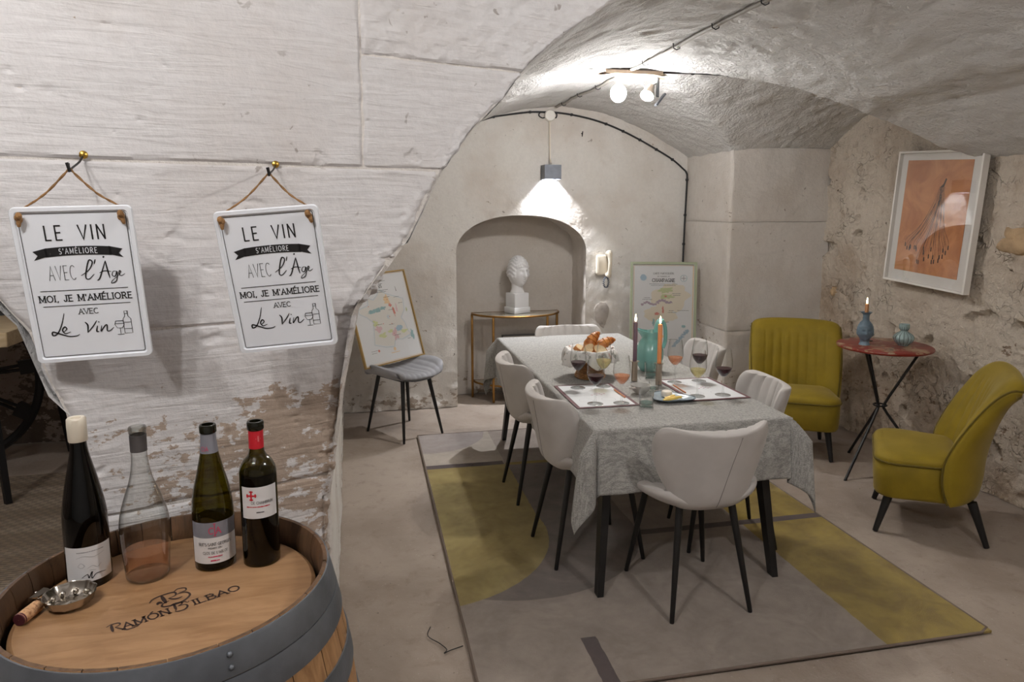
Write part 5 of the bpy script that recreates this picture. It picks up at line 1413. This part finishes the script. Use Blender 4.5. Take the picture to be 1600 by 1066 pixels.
# ================================================================== mustard cocktail armchairs
M['mustard'] = velvet('mustard_velvet', srgb(138, 116, 10), 0.12, 0.4, 0.75)
M['mustard_pipe'] = velvet('mustard_piping', srgb(98, 82, 10), 0.05, 0.3)
def make_armchair(label, loc, rz):
    t = thing('cocktail_armchair', label, 'armchair', loc, (0, 0, rz), 'mustard armchairs')
    W, D = 0.275, 0.27
    def outline(k, n, g=0.0, yb=-0.11):
        """D-shaped plan: rounded front corners, straight back"""
        pts = []
        r = 0.10
        base = []
        for cx, cy, a0, rr in ((W - r, D - r, 0, r), (-(W - r), D - r, 90, r), (-(W - 0.075), yb + 0.04, 180, 0.04), (W - 0.075, yb + 0.04, 270, 0.04)):
            for q in range(9):
                a = R(a0 + 90 * q / 8); base.append((cx + (rr + g) * math.cos(a), cy + (rr + g) * math.sin(a)))
        return base
    def ringed(levels):
        m = MB(); vs = []; k = 36
        for z, g in levels:
            for x, y in outline(0, 0, g): vs.append((x, y, z + (0.012 * (1 - (x / W) ** 2) * (1 - ((y - 0.03) / D) ** 2) if z > 0.40 else 0)))
        L = len(levels)
        fs = [(i * k + j, i * k + (j + 1) % k, (i + 1) * k + (j + 1) % k, (i + 1) * k + j) for i in range(L - 1) for j in range(k)]
        m.add(vs, fs + [tuple(reversed(range(k))), tuple(range((L - 1) * k, L * k))]); return m
    ringed([(0.195, -0.03), (0.200, -0.012), (0.215, -0.004), (0.30, 0.0), (0.378, 0.0), (0.384, -0.006)]).build('seat_base', M['mustard'], t, smooth=50)
    # cushion dome
    m = MB(); ol = outline(0, 0, 0.002); k = len(ol); vs = []; rg = [(1.0, 0.380), (1.008, 0.392), (0.985, 0.408), (0.93, 0.420), (0.80, 0.431), (0.6, 0.438), (0.35, 0.442), (0.1, 0.443)]
    for s, z in rg:
        for x, y in ol: vs.append((x * s, 0.035 + (y - 0.035) * s, z))
    m.add(vs, [(i * k + j, i * k + (j + 1) % k, (i + 1) * k + (j + 1) % k, (i + 1) * k + j) for i in range(len(rg) - 1) for j in range(k)] + [tuple(range((len(rg) - 1) * k, len(rg) * k))])
    cu = m.build('seat_cushion', M['mustard'], t, smooth=60)
    MB().tube([(x, y, 0.384) for x, y in outline(0, 0, 0.005)], 0.0055, 7, closed=True).build('seat_piping', M['mustard_pipe'], cu)
    # back shell: upright, wraps round the sides, rolls backwards at the top
    rows = [(-0.170, 0.198, 0.270, 0.10, 0.0), (-0.180, 0.30, 0.283, 0.145, 0.0), (-0.186, 0.42, 0.292, 0.150, 0.0), (-0.205, 0.54, 0.300, 0.125, 0.0), (-0.235, 0.66, 0.306, 0.09, 0.0), (-0.272, 0.76, 0.306, 0.06, -0.005), (-0.312, 0.815, 0.300, 0.04, -0.012), (-0.340, 0.822, 0.292, 0.03, -0.02)]
    m, b = shell(rows, 77, 60, 0.100, 0, None)
    # channels only over the middle of the inner face
    nvt = 77 * 60
    for i in range(nvt):
        x, y, z = m.v[i]; j = i % 77
        if abs(x) < 0.205 and 0.40 < z < 0.80:
            s = abs(math.sin(PI * (x + 0.205) / 0.41 * 7)); f = min(1, (0.80 - z) / 0.06)
            m.v[i] = (x, y + 0.012 * (s ** 0.4 - 1) * f, z)
    bk = m.build('backrest', M['mustard'], t, smooth=60)
    e = 1e-3; edge = []
    for sgn in (-1, 1):
        seg = []
        for q in range(50):
            v = 0.02 + 0.96 * q / 49; u = sgn * 0.995
            p = b(u, v); nr = (b(u + e if u < .99 else u, v) - b(u - e, v)).cross(b(u, min(1, v + e)) - b(u, max(0, v - e))).normalized()
            seg.append(p - nr * 0.012)
        edge.append(seg)
    top = []
    for q in range(30):
        u = -0.99 + 1.98 * q / 29; v = 0.995; p = b(u, v); nr = (b(u + e, v) - b(u - e, v)).cross(b(u, v + e) - b(u, v - e)).normalized(); top.append(p - nr * 0.010)
    MB().tube(edge[0] + top[1:-1] + edge[1][::-1], 0.005, 7).build('back_piping', M['mustard_pipe'], bk)
    for x0, y0, x1, y1 in ((-0.20, 0.19, -0.232, 0.245), (0.20, 0.19, 0.232, 0.245), (-0.18, -0.17, -0.205, -0.245), (0.18, -0.17, 0.205, -0.245)):
        MB().tube([(x0, y0, 0.21), (x0 + (x1 - x0) * .1, y0 + (y1 - y0) * .1, 0.19), (x1, y1, 0.0)], [0.023, 0.022, 0.013], 14).build('leg', M['black'], t, smooth=50)
    return t
a0 = make_armchair('mustard velvet armchair nearer the viewer, turned towards the round red table', (2.889, 3.045, 0.0), R(52))
copy_thing(a0, (2.896, 4.278, 0.0), (0, 0, R(150)), 'mustard velvet armchair against the stone pier, facing the viewer')

# ================================================================== round red table
n = NT('chipped_red_paint'); p = n.pos(obj=True)
q1 = n.rng(n.noise(p, 9, 4, 0.6, 0.8), 0.50, 0.56); q2 = n.rng(n.noise(n.pos((1.2, .9, 1), obj=True), 6, 4, 0.6, 1.0), 0.58, 0.62)
c = n.mix(n.noise(p, 14, 3), srgb(140, 50, 38), srgb(112, 36, 30)); c = n.mix(q1, c, srgb(158, 130, 102)); c = n.mix(q2, c, srgb(98, 82, 74))
xyz_ = n.xyz(p)
c = n.mix(n.rng(xyz_[2], 0.800, 0.806, 1, 0), c, srgb(136, 40, 30))
n.bsdf(c, 0.35, 0, n.bump(q1, 0.001)); M['redpaint'] = n.done()
RTX, RTY = 3.165, 3.775
t = thing('bistro_table', 'round bistro table with chipped red top and crossed black rod legs', 'table', (RTX, RTY, 0.0))
MB().lathe([(0.0005, 0.790), (0.262, 0.790), (0.272, 0.794), (0.275, 0.802), (0.273, 0.809), (0.266, 0.812), (0.0005, 0.812)], 72).build('tabletop', M['redpaint'], t, smooth=30)
for k in range(3):
    a = R(201 + 120 * k); ca, sa = math.cos(a), math.sin(a)
    pr = [(0.200, 0.789), (0.190, 0.772), (0.040, 0.470), (0.030, 0.425), (0.040, 0.380), (0.315, 0.012), (0.318, 0.003)]
    pts = spline([(ca * r, sa * r, z) for r, z in pr], 40)
    MB().tube(pts, 0.0085, 10).build('leg', M['black'], t, smooth=60)
    MB().rbox((ca * 0.19, sa * 0.19, 0.787), (0.05, 0.03, 0.006), 0.003).build('leg_plate', M['black'], t)
MB().tube([(0.038 * math.cos(R(a)), 0.038 * math.sin(R(a)), 0.425) for a in range(0, 360, 20)], 0.005, 6, closed=True).build('leg_ring', M['black'], t)
# heads: shared sculpting for the bust and the face vase
def head_grid(s, nu=72, nv=60, hairk=1.0):
    def G(a, b, sa, sb, az, el): return math.exp(-((az - a) / sa) ** 2 - ((el - b) / sb) ** 2)
    def fn(u, v):
        az = (u - 0.5) * 2 * PI; el = (v - 0.5) * PI * 0.998
        dx, dy, dz = math.sin(az) * math.cos(el), -math.cos(az) * math.cos(el), math.sin(el)
        r = 1.0
        A = abs(az)
        r += 0.30 * G(0, -0.14, 0.11, 0.10, az, el) + 0.15 * G(0, 0.06, 0.10, 0.18, az, el)            # nose
        r += 0.08 * G(0.34, 0.27, 0.24, 0.07, A, el)                                                       # brow
        r -= 0.13 * G(0.30, 0.11, 0.15, 0.09, A, el); r += 0.045 * G(0.31, 0.10, 0.085, 0.05, A, el)     # eyes
        r += 0.03 * G(0.55, -0.16, 0.22, 0.16, A, el)                                                      # cheeks
        r += 0.10 * G(0, -0.355, 0.16, 0.035, az, el) + 0.10 * G(0, -0.465, 0.14, 0.04, az, el) - 0.06 * G(0, -0.41, 0.20, 0.022, az, el) - 0.05 * G(0, -0.56, 0.25, 0.05, az, el)
        r += 0.10 * G(0, -0.72, 0.28, 0.13, az, el)                                                        # chin
        hair = max(sstep(0.36, 0.46, el - 0.06 + 0.16 * A), sstep(0.92, 1.05, A) * sstep(-0.35, -0.15, el))
        r += hair * hairk * (0.085 + 0.028 * math.sin(el * 26 + 2.6 * math.sin(az * 5)) + 0.012 * math.sin(az * 26 + el * 11))
        r += 0.10 * G(1.30, -0.28, 0.09, 0.16, A, el)                                                      # ears
        jaw = 1 - 0.18 * sstep(-0.2, -1.1, el) if el < -0.2 else 1
        return (dx * r * 0.76 * jaw * s, dy * r * 0.95 * s, dz * r * 1.22 * s)
    return MB().grid(fn, nu, nv)
def weld_head(m): return m
M['plaster'] = plain('white_plaster', srgb(236, 236, 237), 0.6)
# console table
CX, CY, CZ, CW, CD = 1.290, 6.055, 0.757, 0.390, 0.300
t = thing('console_table', 'half-round aged brass console table with glass top inside the niche', 'table', (CX, CY, 0.0))
def dee(w, d, n_=30): return [(w * math.cos(PI + PI * k / n_), d * math.sin(PI + PI * k / n_)) for k in range(n_ + 1)]
for z, nm, w, d in ((CZ, 'glass_top', CW, CD), (0.155, 'lower_shelf', CW * 0.96, CD * 0.96)):
    rim = MB(); out = dee(w, d)
    rim.tube([(x, y, z - 0.008) for x, y in out], 0.009, 8, closed=True)
    ro = rim.build('top_rim' if z > 0.5 else 'shelf_rim', M['brass_old'], t, smooth=60)
    MB().prism([(x * 0.975, y * 0.975 - 0.002) for x, y in out], z - 0.008, z - 0.001).build(nm, plain('antique_mirror', srgb(176, 168, 152), 0.12, 0.65, var=0.12) if z > 0.5 else bpy.data.materials['antique_mirror'], t, smooth=0)
for a in (181, 232, 308, 359):
    x, y = CW * 0.985 * math.cos(R(a)), CD * 0.985 * math.sin(R(a))
    MB().rbox((x, y, CZ / 2 - 0.008), (0.020, 0.020, CZ - 0.016), 0.004).build('leg', M['brass_old'], t)
# bust
t = thing('classical_bust', 'white plaster classical head on a square block, on the console table', 'bust', (1.293, 5.972, CZ), (0, 0, R(24)))
MB().rbox((0, 0, 0.026), (0.168, 0.155, 0.052), 0.004).build('plinth', M['plaster'], t)
MB().rbox((0, 0, 0.113), (0.150, 0.138, 0.124), 0.004).build('block', M['plaster'], t)
m = MB(); nk = spline([(0.064, 0.170), (0.060, 0.185), (0.052, 0.21), (0.050, 0.245), (0.055, 0.29)], 16); m.lathe([(r, z) for r, z in nk], 32, fn=lambda a, z: 1.0); m.build('neck', M['plaster'], t, smooth=70)
m = head_grid(0.106, 96, 80, 1.5); m.v = [(x, y - 0.012, z + 0.348) for x, y, z in m.v]
m.build('head', M['plaster'], t, smooth=75)
m = MB(); m.sphere((0, 0.098, 0.375), 0.032, 16, 10); m.build('hair_bun', M['plaster'], t, smooth=80)
# leaning frame below the console
t = thing('leaning_frame', 'thin dark-edged framed board leaning under the console table', 'frame', (1.46, 6.10, 0.272), (R(-5), 0, 0))
m = MB()
for x, z, w, h in ((-0.27, 0, 0.012, 0.53), (0.27, 0, 0.012, 0.53), (0, 0.259, 0.552, 0.012), (0, -0.259, 0.552, 0.012)): m.box((x, 0, z), (w, 0.018, h))
m.build('frame_edge', M['greyink'], t, smooth=0)
MB().box((0, 0.002, 0), (0.53, 0.008, 0.51)).build('board', plain('pale_board', srgb(190, 184, 174), 0.5), t, smooth=0)

# ---------------- vases on the red table
M['blueglaze'] = plain('blue_grey_glaze_vase', srgb(104, 124, 138), 0.45, var=0.25, bump=0.001, bscale=90)
VX, VY = 3.040, 3.800
t = thing('face_vase', 'blue-grey vase shaped as a face, holding a candle', 'vase', (VX, VY, 0.8125), (0, 0, R(-30)))
m = head_grid(0.058, 56, 44, 1.2); m.v = [(x * 1.0, y * 0.92, z * 0.95 + 0.083) for x, y, z in m.v]; m.build('face_body', M['blueglaze'], t, smooth=75)
MB().lathe([(r, z) for r, z in spline([(0.0005, 0.0), (0.030, 0.0), (0.031, 0.006), (0.026, 0.02), (0.03, 0.035)], 14)], 28).build('foot', M['blueglaze'], t)
MB().lathe([(r, z) for r, z in spline([(0.034, 0.130), (0.024, 0.145), (0.019, 0.160), (0.019, 0.185), (0.024, 0.196), (0.033, 0.204), (0.034, 0.207), (0.026, 0.203), (0.013, 0.192), (0.012, 0.17)], 40)], 28).build('neck', M['blueglaze'], t, smooth=60)
t = thing('taper_candle', 'short tan candle burning in the face vase', 'candle', (VX, VY, 0.8125 + 0.180), (0, 0, 0), 'lit candles')
MB().lathe([(0.0005, 0), (0.011, 0), (0.0112, 0.07), (0.009, 0.074), (0.0005, 0.071)], 20).build('wax', plain('tan_wax', srgb(176, 124, 80), 0.5), t)
flame(t, 0, 0, 0.074, 1.0)
M['celadon'] = plain('celadon_glaze', srgb(150, 172, 172), 0.2, var=0.12, Coat_Weight=0.3)
t = thing('ribbed_vase', 'small pale blue ribbed gourd vase on the red table', 'vase', (3.255, 3.725, 0.8125))
vp = spline([(0.0005, 0.0), (0.026, 0.0), (0.030, 0.005), (0.050, 0.025), (0.060, 0.048), (0.050, 0.070), (0.026, 0.086), (0.020, 0.092), (0.022, 0.098), (0.029, 0.108), (0.030, 0.122), (0.029, 0.134), (0.026, 0.134), (0.025, 0.12)], 60)
def ribs(a, z): return 1 - 0.075 * (1 - abs(math.sin(7 * a)) ** 0.35) * (1 if 0.006 < z < 0.13 else 0.3)
MB().lathe([(r, z) for r, z in vp], 112, fn=ribs).build('vase_body', M['celadon'], t, smooth=70)
rb = MB()
for k in range(14):
    a = PI * k / 7; rb.tube([(r * 0.932 * math.cos(a), r * 0.932 * math.sin(a), z) for r, z in vp[6:46]], 0.0016, 5)
rb.build('rib_lines', plain('dark_rib_glaze', srgb(66, 78, 80), 0.3), t)
o = MB().lathe([(0.0005, 0.0), (0.030, 0.0), (0.031, 0.003), (0.028, 0.0045), (0.0005, 0.003)], 28).build('small_dish', plain('dark_dish', srgb(40, 38, 40), 0.35)); o.location = (3.155, 3.915, 0.8125); tag(o, 'small flat dark dish behind the vases on the red table', 'dish')

# ================================================================== framed picture on the right wall
t = thing('framed_picture', 'white-framed copper-coloured drawing hanging tilted on the right wall', 'picture', (3.505, 3.850, 1.586), (R(-1.3), R(3.0), R(-90)))
W_, H_ = 0.675, 0.850; fr = 0.013
m = MB()
for x, z, w, h in ((-(W_ - fr) / 2, 0, fr, H_), ((W_ - fr) / 2, 0, fr, H_), (0, (H_ - fr) / 2, W_ - 2 * fr, fr), (0, -(H_ - fr) / 2, W_ - 2 * fr, fr)): m.box((x, 0, z), (w, 0.042, h))
m.build('frame', plain('white_frame', srgb(232, 228, 222), 0.4), t, smooth=0)
MB().box((0, 0.008, 0), (W_ - 0.02, 0.004, H_ - 0.02)).build('mount', plain('white_mount', srgb(228, 224, 218), 0.7), t, smooth=0)
n = NT('copper_wash'); p = n.pos(obj=True)
c = n.mix(n.rng(n.noise(p, 5, 5, 0.65, 0.8), 0.3, 0.7), srgb(214, 148, 98), srgb(180, 112, 68)); n.bsdf(c, 0.5, 0); M['copper'] = n.done()
AX, AZ = -0.012, 0.010; AW, AH = 0.520, 0.715
MB().box((AX, 0.0045, AZ), (AW, 0.002, AH)).build('artwork', M['copper'], t, smooth=0)
b = MB(); tf = lambda x, y: (x, 0.0030, y)
kx, kz = 0.040, 0.215
b2 = [(kx + 0.018, kz + 0.042), (kx + 0.028, kz + 0.036), (kx + 0.012, kz - 0.012), (kx - 0.012, kz - 0.018), (kx - 0.014, kz - 0.010), (kx + 0.004, kz + 0.006)]
b.add([tf(*q) for q in b2], [tuple(range(6))])
r2 = random.Random(5)
for k in range(24):
    ex = -0.205 + 0.36 * (k / 23) + r2.uniform(-0.012, 0.012); ez = -0.145 - 0.135 * (1 - ((k / 23 - 0.5) * 1.8) ** 2) * r2.uniform(0.2, 1.0)
    bx = kx + r2.uniform(-0.02, 0.02)
    brush(b, [(bx, kz - 0.012), (bx + (ex - bx) * 0.25 + 0.01, kz - 0.13), (bx + (ex - bx) * 0.62, (kz + ez) * 0.5 - 0.08), (ex + r2.uniform(-.006, .006), ez + 0.03), (ex, ez)], 0.0022, 18, tf=tf)
    ribbon(b, [(ex, ez), (ex + 0.001, ez - 0.02)], 0.009, 0, tf)
b.build('line_drawing', plain('sepia_ink', srgb(62, 48, 46), 0.6), t, smooth=0)
MB().grid(lambda u, v: ((u - .5) * (W_ - 0.022), -0.0085, (v - .5) * (H_ - 0.022)), 2, 2).build('glazing', M['pane'], t, smooth=0)

# ================================================================== framed maps
def framed_map(t, w, h, fw, fmat, depth=0.018):
    m = MB()
    for x, z, a, b in ((-(w - fw) / 2, 0, fw, h), ((w - fw) / 2, 0, fw, h), (0, (h - fw) / 2, w - 2 * fw, fw), (0, -(h - fw) / 2, w - 2 * fw, fw)): m.box((x, 0, z), (a, depth, b))
    m.build('frame', fmat, t, smooth=0)
    MB().box((0, 0.003, 0), (w - 0.01, 0.003, h - 0.01)).build('map_paper', M['paper'], t, smooth=0)
    MB().grid(lambda u, v: ((u - .5) * (w - 2 * fw + 0.002), -0.0035, (v - .5) * (h - 2 * fw + 0.002)), 2, 2).build('glazing', M['pane'], t, smooth=0)
def blob(b, cx, cz, rx, rz, m=0, y=0.0008, seed=0, k=0.35, n_=40):
    out = []
    for i in range(n_):
        a = 2 * PI * i / n_; r = 1 + k * fbm(math.cos(a) * 1.6 + seed * 3.1, math.sin(a) * 1.6, seed, 3)
        out.append((cx + rx * r * math.cos(a), y, cz + rz * r * math.sin(a)))
    b.add([(cx, y, cz)] + out, [(0, 1 + i, 1 + (i + 1) % n_) for i in range(n_)], m)
pm = [plain('map_' + nm, srgb(*c), 0.6) for nm, c in (('sand', (226, 216, 196)), ('green', (194, 200, 150)), ('mauve', (176, 156, 170)), ('red', (212, 132, 118)), ('blue', (166, 190, 206)), ('pink', (220, 186, 188)), ('lime', (210, 214, 160)), ('orange', (232, 200, 156)), ('land', (224, 220, 212)), ('teal', (150, 184, 186)), ('sea', (206, 212, 214)))]
tfm = lambda x, y: (x, 0.0002, y)
# Champagne map standing in the corner
t = thing('framed_map', 'tall sage-framed map titled Champagne leaning in the back corner', 'framed map', (2.415, 5.43, 0.612), (R(-4.5), 0, R(-16)))
HM = 1.215
framed_map(t, 0.545, HM, 0.020, plain('sage_frame', srgb(162, 170, 142), 0.5), 0.02)
top = HM / 2
b = MB(); ribbon(b, [(-0.243, -top + 0.03), (-0.243, top - 0.03), (0.243, top - 0.03), (0.243, -top + 0.03), (-0.243, -top + 0.03)], 0.004, 7, tfm)
blob(b, 0.06, top - 0.30, 0.15, 0.115, 0, 0.0009, 3); blob(b, -0.02, top - 0.44, 0.13, 0.08, 0, 0.0010, 4)
blob(b, 0.02, top - 0.235, 0.055, 0.022, 1, 0.0004, 5, 0.8); blob(b, 0.035, top - 0.285, 0.05, 0.020, 1, 0.0004, 6, 0.8)
for k in range(14): blob(b, -0.17 + 0.018 * k, top - 0.355 + 0.014 * math.sin(k * 0.9) + 0.0025 * k, 0.014, 0.009, 2, 0.0004, k + 10, 0.9, 14)
blob(b, 0.0, top - 0.40, 0.008, 0.03, 3, 0.0004, 31, 0.5); blob(b, -0.05, top - 0.43, 0.02, 0.010, 3, 0.0004, 32, 0.7); blob(b, -0.075, top - 0.50, 0.010, 0.03, 9, 0.0004, 33, 0.6)
for k in range(9): blob(b, 0.09 + 0.014 * k, top - 0.70 + 0.016 * k, 0.016, 0.012, 4, 0.0004, k + 40, 0.9, 14)
blob(b, 0.17, top - 0.535, 0.016, 0.012, 9, 0.0004, 51); blob(b, 0.0, top - 0.62, 0.012, 0.010, 7, 0.0004, 52); blob(b, 0.02, top - 0.285, 0.010, 0.008, 3, 0.0003, 53)
blob(b, -0.165, top - 0.130, 0.026, 0.026, 4, 0.0006, 54, 0.1)
ribbon(b, [(0.165 + 0.027 * math.cos(R(a)), top - 0.135 + 0.027 * math.sin(R(a))) for a in range(0, 361, 15)], 0.003, 9, tfm)
b.build('map_print', pm, t, smooth=0)
b = MB()
text(b, 'CARTE PARTICULIÈRE', 0.0, top - 0.102, 0.0135, 0.14, 0.8, 0.2, tf=tfm, serif=0.1); text(b, 'DU VIGNOBLE DE', 0.0, top - 0.125, 0.010, 0.13, 0.8, 0.2, tf=tfm); text(b, 'CHAMPAGNE', 0.0, top - 0.165, 0.026, 0.17, 0.82, 0.17, tf=tfm, serif=0.13)
ribbon(b, [(0.165, top - 0.155), (0.165, top - 0.115)], 0.003, 0, tfm); ribbon(b, [(0.145, top - 0.135), (0.185, top - 0.135)], 0.003, 0, tfm)
for k, (x0, x1, y) in enumerate(((-0.115, 0.115, .183), (-0.10, 0.10, .195), (0.075, 0.145, .262), (0.08, 0.14, .276), (-0.16, -0.11, .298), (-0.17, -0.09, .312), (0.05, 0.09, .405), (0.04, 0.11, .420), (0.12, 0.21, .402), (-0.02, 0.05, .50), (0.05, 0.12, .645))): fake_line(b, x0, x1, top - y, 0.0042, 0, tfm, k)
b.build('map_lettering', M['greyink'], t, smooth=0)
# map of France on the stool
t = thing('framed_map', 'gold-framed map of French wine regions leaning on the grey stool', 'framed map', (0.139, 5.300, 0.851), (R(-16.9), R(-1.6), R(39.6)))
framed_map(t, 0.585, 0.683, 0.010, plain('gold_frame', srgb(176, 146, 92), 0.35, 0.6), 0.02)
b = MB(); ribbon(b, [(-0.275, -0.325), (-0.275, 0.325), (0.275, 0.325), (0.275, -0.325), (-0.275, -0.325)], 0.003, 7, tfm)
fr_ = [(-0.19, 0.08), (-0.11, 0.10), (-0.10, 0.15), (-0.06, 0.13), (-0.02, 0.16), (0.0, 0.20), (0.05, 0.16), (0.13, 0.13), (0.18, 0.11), (0.17, 0.03), (0.13, -0.02), (0.15, -0.06), (0.16, -0.12), (0.18, -0.15), (0.10, -0.17), (0.04, -0.16), (0.02, -0.21), (-0.05, -0.20), (-0.13, -0.17), (-0.11, -0.08), (-0.10, -0.02), (-0.14, 0.02), (-0.19, 0.05)]
fr_ = [(x * 1.15, y * 1.05) for x, y in fr_]
b.add([(x, 0.0010, y) for x, y in fr_], [tuple(range(len(fr_)))], 8)
ribbon(b, [(x * 1.04, y * 1.04) for x, y in fr_ + fr_[:1]], 0.009, 10, lambda x, y: (x, 0.0009, y))
for k, (x, z, rx, rz_, mi) in enumerate(((-0.11, 0.055, 0.04, 0.014, 9), (-0.05, 0.065, 0.035, 0.014, 9), (0.0, 0.07, 0.03, 0.012, 9), (0.05, 0.13, 0.030, 0.034, 7), (0.075, 0.085, 0.016, 0.012, 3), (0.10, 0.03, 0.010, 0.035, 3), (0.13, 0.05, 0.008, 0.03, 5), (-0.10, -0.035, 0.024, 0.024, 6), (-0.085, -0.075, 0.032, 0.020, 5), (-0.06, -0.13, 0.04, 0.016, 6), (0.06, -0.14, 0.028, 0.040, 5), (0.11, -0.10, 0.028, 0.024, 4), (0.15, -0.125, 0.034, 0.014, 6), (0.02, -0.11, 0.02, 0.012, 6), (0.225, -0.17, 0.014, 0.034, 9), (0.225, 0.03, 0.006, 0.02, 1), (0.03, 0.0, 0.014, 0.018, 10))): blob(b, x, z, rx, rz_, mi, 0.0004, k + 60, 0.8, 26)
blob(b, 0.02, -0.245, 0.012, 0.014, 7, 0.0004, 90, 0.1); blob(b, -0.13, -0.235, 0.009, 0.010, 3, 0.0004, 91, 0.1)
for x, z in ((-0.13, 0.10), (-0.03, -0.045), (0.05, -0.055), (0.045, 0.0), (0.05, -0.13), (0.06, 0.13)): blob(b, x, z, 0.004, 0.004, 3, 0.0002, 3, 0)
ribbon(b, [(-0.02, -0.270), (0.06, -0.270)], 0.005, 7, tfm)
b.build('map_print', pm, t, smooth=0)
b = MB(); text(b, 'FRANÇAIS', -0.03, 0.225, 0.024, 0.16, 0.85, 0.17, tf=tfm, serif=0.12)
for k, (x0, x1, y) in enumerate(((-0.08, 0.08, .275), (-0.03, 0.05, .255), (-0.10, 0.09, .205), (-0.07, 0.07, .192), (0.03, 0.09, .150), (0.16, 0.20, .09), (-0.10, -0.04, -.045), (0.02, 0.07, -.06), (0.05, 0.11, -.145), (-0.20, -0.14, -.23), (-0.20, -0.15, -.245), (0.17, 0.20, -.19), (0.13, 0.18, .14), (0.05, 0.10, .05))): fake_line(b, x0, x1, y, 0.0042, 0, tfm, k)
ribbon(b, [(0.165, 0.22), (0.168, 0.185)], [0.002, 0.006], 0, tfm)
b.build('map_lettering', M['greyink'], t, smooth=0)

# ================================================================== beyond the left arch
M['beech'] = wood('pale_beech', srgb(226, 206, 172), srgb(200, 174, 134), (3, 20, 20), 0.5, 0.3)
t = thing('wheel_table', 'pale wooden table on a black spoked cast-iron wheel base, beyond the left arch', 'table', (-2.62, 4.75, 0.0115))
MB().rbox((0.02, 0, 0.925), (1.32, 0.86, 0.085), 0.008).build('tabletop', M['beech'], t)
wc = Vector((-0.02, 0.30, 0.56)); RW = 0.54
m = MB(); m.tube([(wc.x + RW * math.cos(R(a)), wc.y, wc.z + RW * math.sin(R(a))) for a in range(0, 360, 6)], 0.028, 8, closed=True); m.build('wheel_rim', M['iron'], t)
MB().tube([(wc.x, wc.y - 0.08, wc.z), (wc.x, wc.y + 0.08, wc.z)], 0.06, 16).build('wheel_hub', M['iron'], t)
for k in range(10):
    a = R(k * 36 + 8)
    for s in (-1, 1):
        da = s * 0.035
        p0 = wc + Vector((0.05 * math.cos(a), s * 0.01, 0.05 * math.sin(a))); p1 = wc + Vector(((RW - 0.01) * math.cos(a + da), 0, (RW - 0.01) * math.sin(a + da)))
        MB().tube([p0, p1], [0.012, 0.010], 6).build('spoke', M['iron'], t)
    pl = MB(); pl.box(tuple(wc + Vector(((RW - 0.05) * math.cos(a), 0, (RW - 0.05) * math.sin(a)))), (0.10, 0.05, 0.09), M=Matrix.Rotation(-a, 3, 'Y')); pl.build('spoke_block', M['iron'], t)
for x, y in ((0.62, -0.44), (-0.60, -0.44), (0.62, 0.40), (-0.60, 0.40)):
    MB().tube([(x * 0.88, y * 0.9, 0.89), (x, y * 1.06, 0.0)], [0.030, 0.022], 4).build('leg', M['iron'], t, smooth=0)
n = NT('woven_jute'); p = n.pos()
bnd = n.new('ShaderNodeTexWave'); n.put(bnd.inputs[0], p); bnd.bands_direction = 'Y'; bnd.inputs['Scale'].default_value = 16; bnd.inputs['Distortion'].default_value = 0.6; bnd.inputs['Detail'].default_value = 1
ck_w = n.new('ShaderNodeTexChecker'); n.put(ck_w.inputs[0], n.pos((34, 34, 1))); ck_w.inputs['Scale'].default_value = 1.0
st = n.noise(n.pos((0.4, 5, 1)), 1.2, 2)
c = n.mix(n.rng(st, 0.35, 0.6), srgb(150, 134, 116), srgb(112, 92, 72)); c = n.mix(n.math('MULTIPLY', ck_w.outputs['Fac'], 0.45), c, srgb(64, 54, 46)); c = n.mix(n.math('MULTIPLY', bnd.outputs['Fac'], 0.35), c, srgb(170, 156, 138))
n.bsdf(c, 0.95, 0, n.bump(n.math('ADD', bnd.outputs['Fac'], ck_w.outputs['Fac']), 0.004)); M['jute_rug'] = n.done()
m = MB(); m.grid(lambda u, v: (-3.6 + 2.75 * u, 2.35 + 2.39 * v, 0.010 + 0.001 * fbm(u * 20, v * 20, 1, 2)), 40, 40)
m.tube([(-3.6, 2.35, 0.006), (-0.85, 2.35, 0.006), (-0.85, 4.74, 0.006), (-3.6, 4.74, 0.006)], 0.006, 6, closed=True)
tag(m.build('woven_rug', M['jute_rug'], smooth=60), 'brown woven rug on the floor beyond the left arch', 'rug')
# twisted wire scrap on the floor
o = MB().tube(spline([(0.215, 2.62, 0.003), (0.20, 2.56, 0.004), (0.24, 2.50, 0.006), (0.262, 2.46, 0.004), (0.25, 2.44, 0.004), (0.275, 2.45, 0.006), (0.325, 2.47, 0.004)], 30), 0.0018, 5).build('wire_scrap', M['iron'])
tag(o, 'bent scrap of wire on the concrete beside the rug', 'wire')
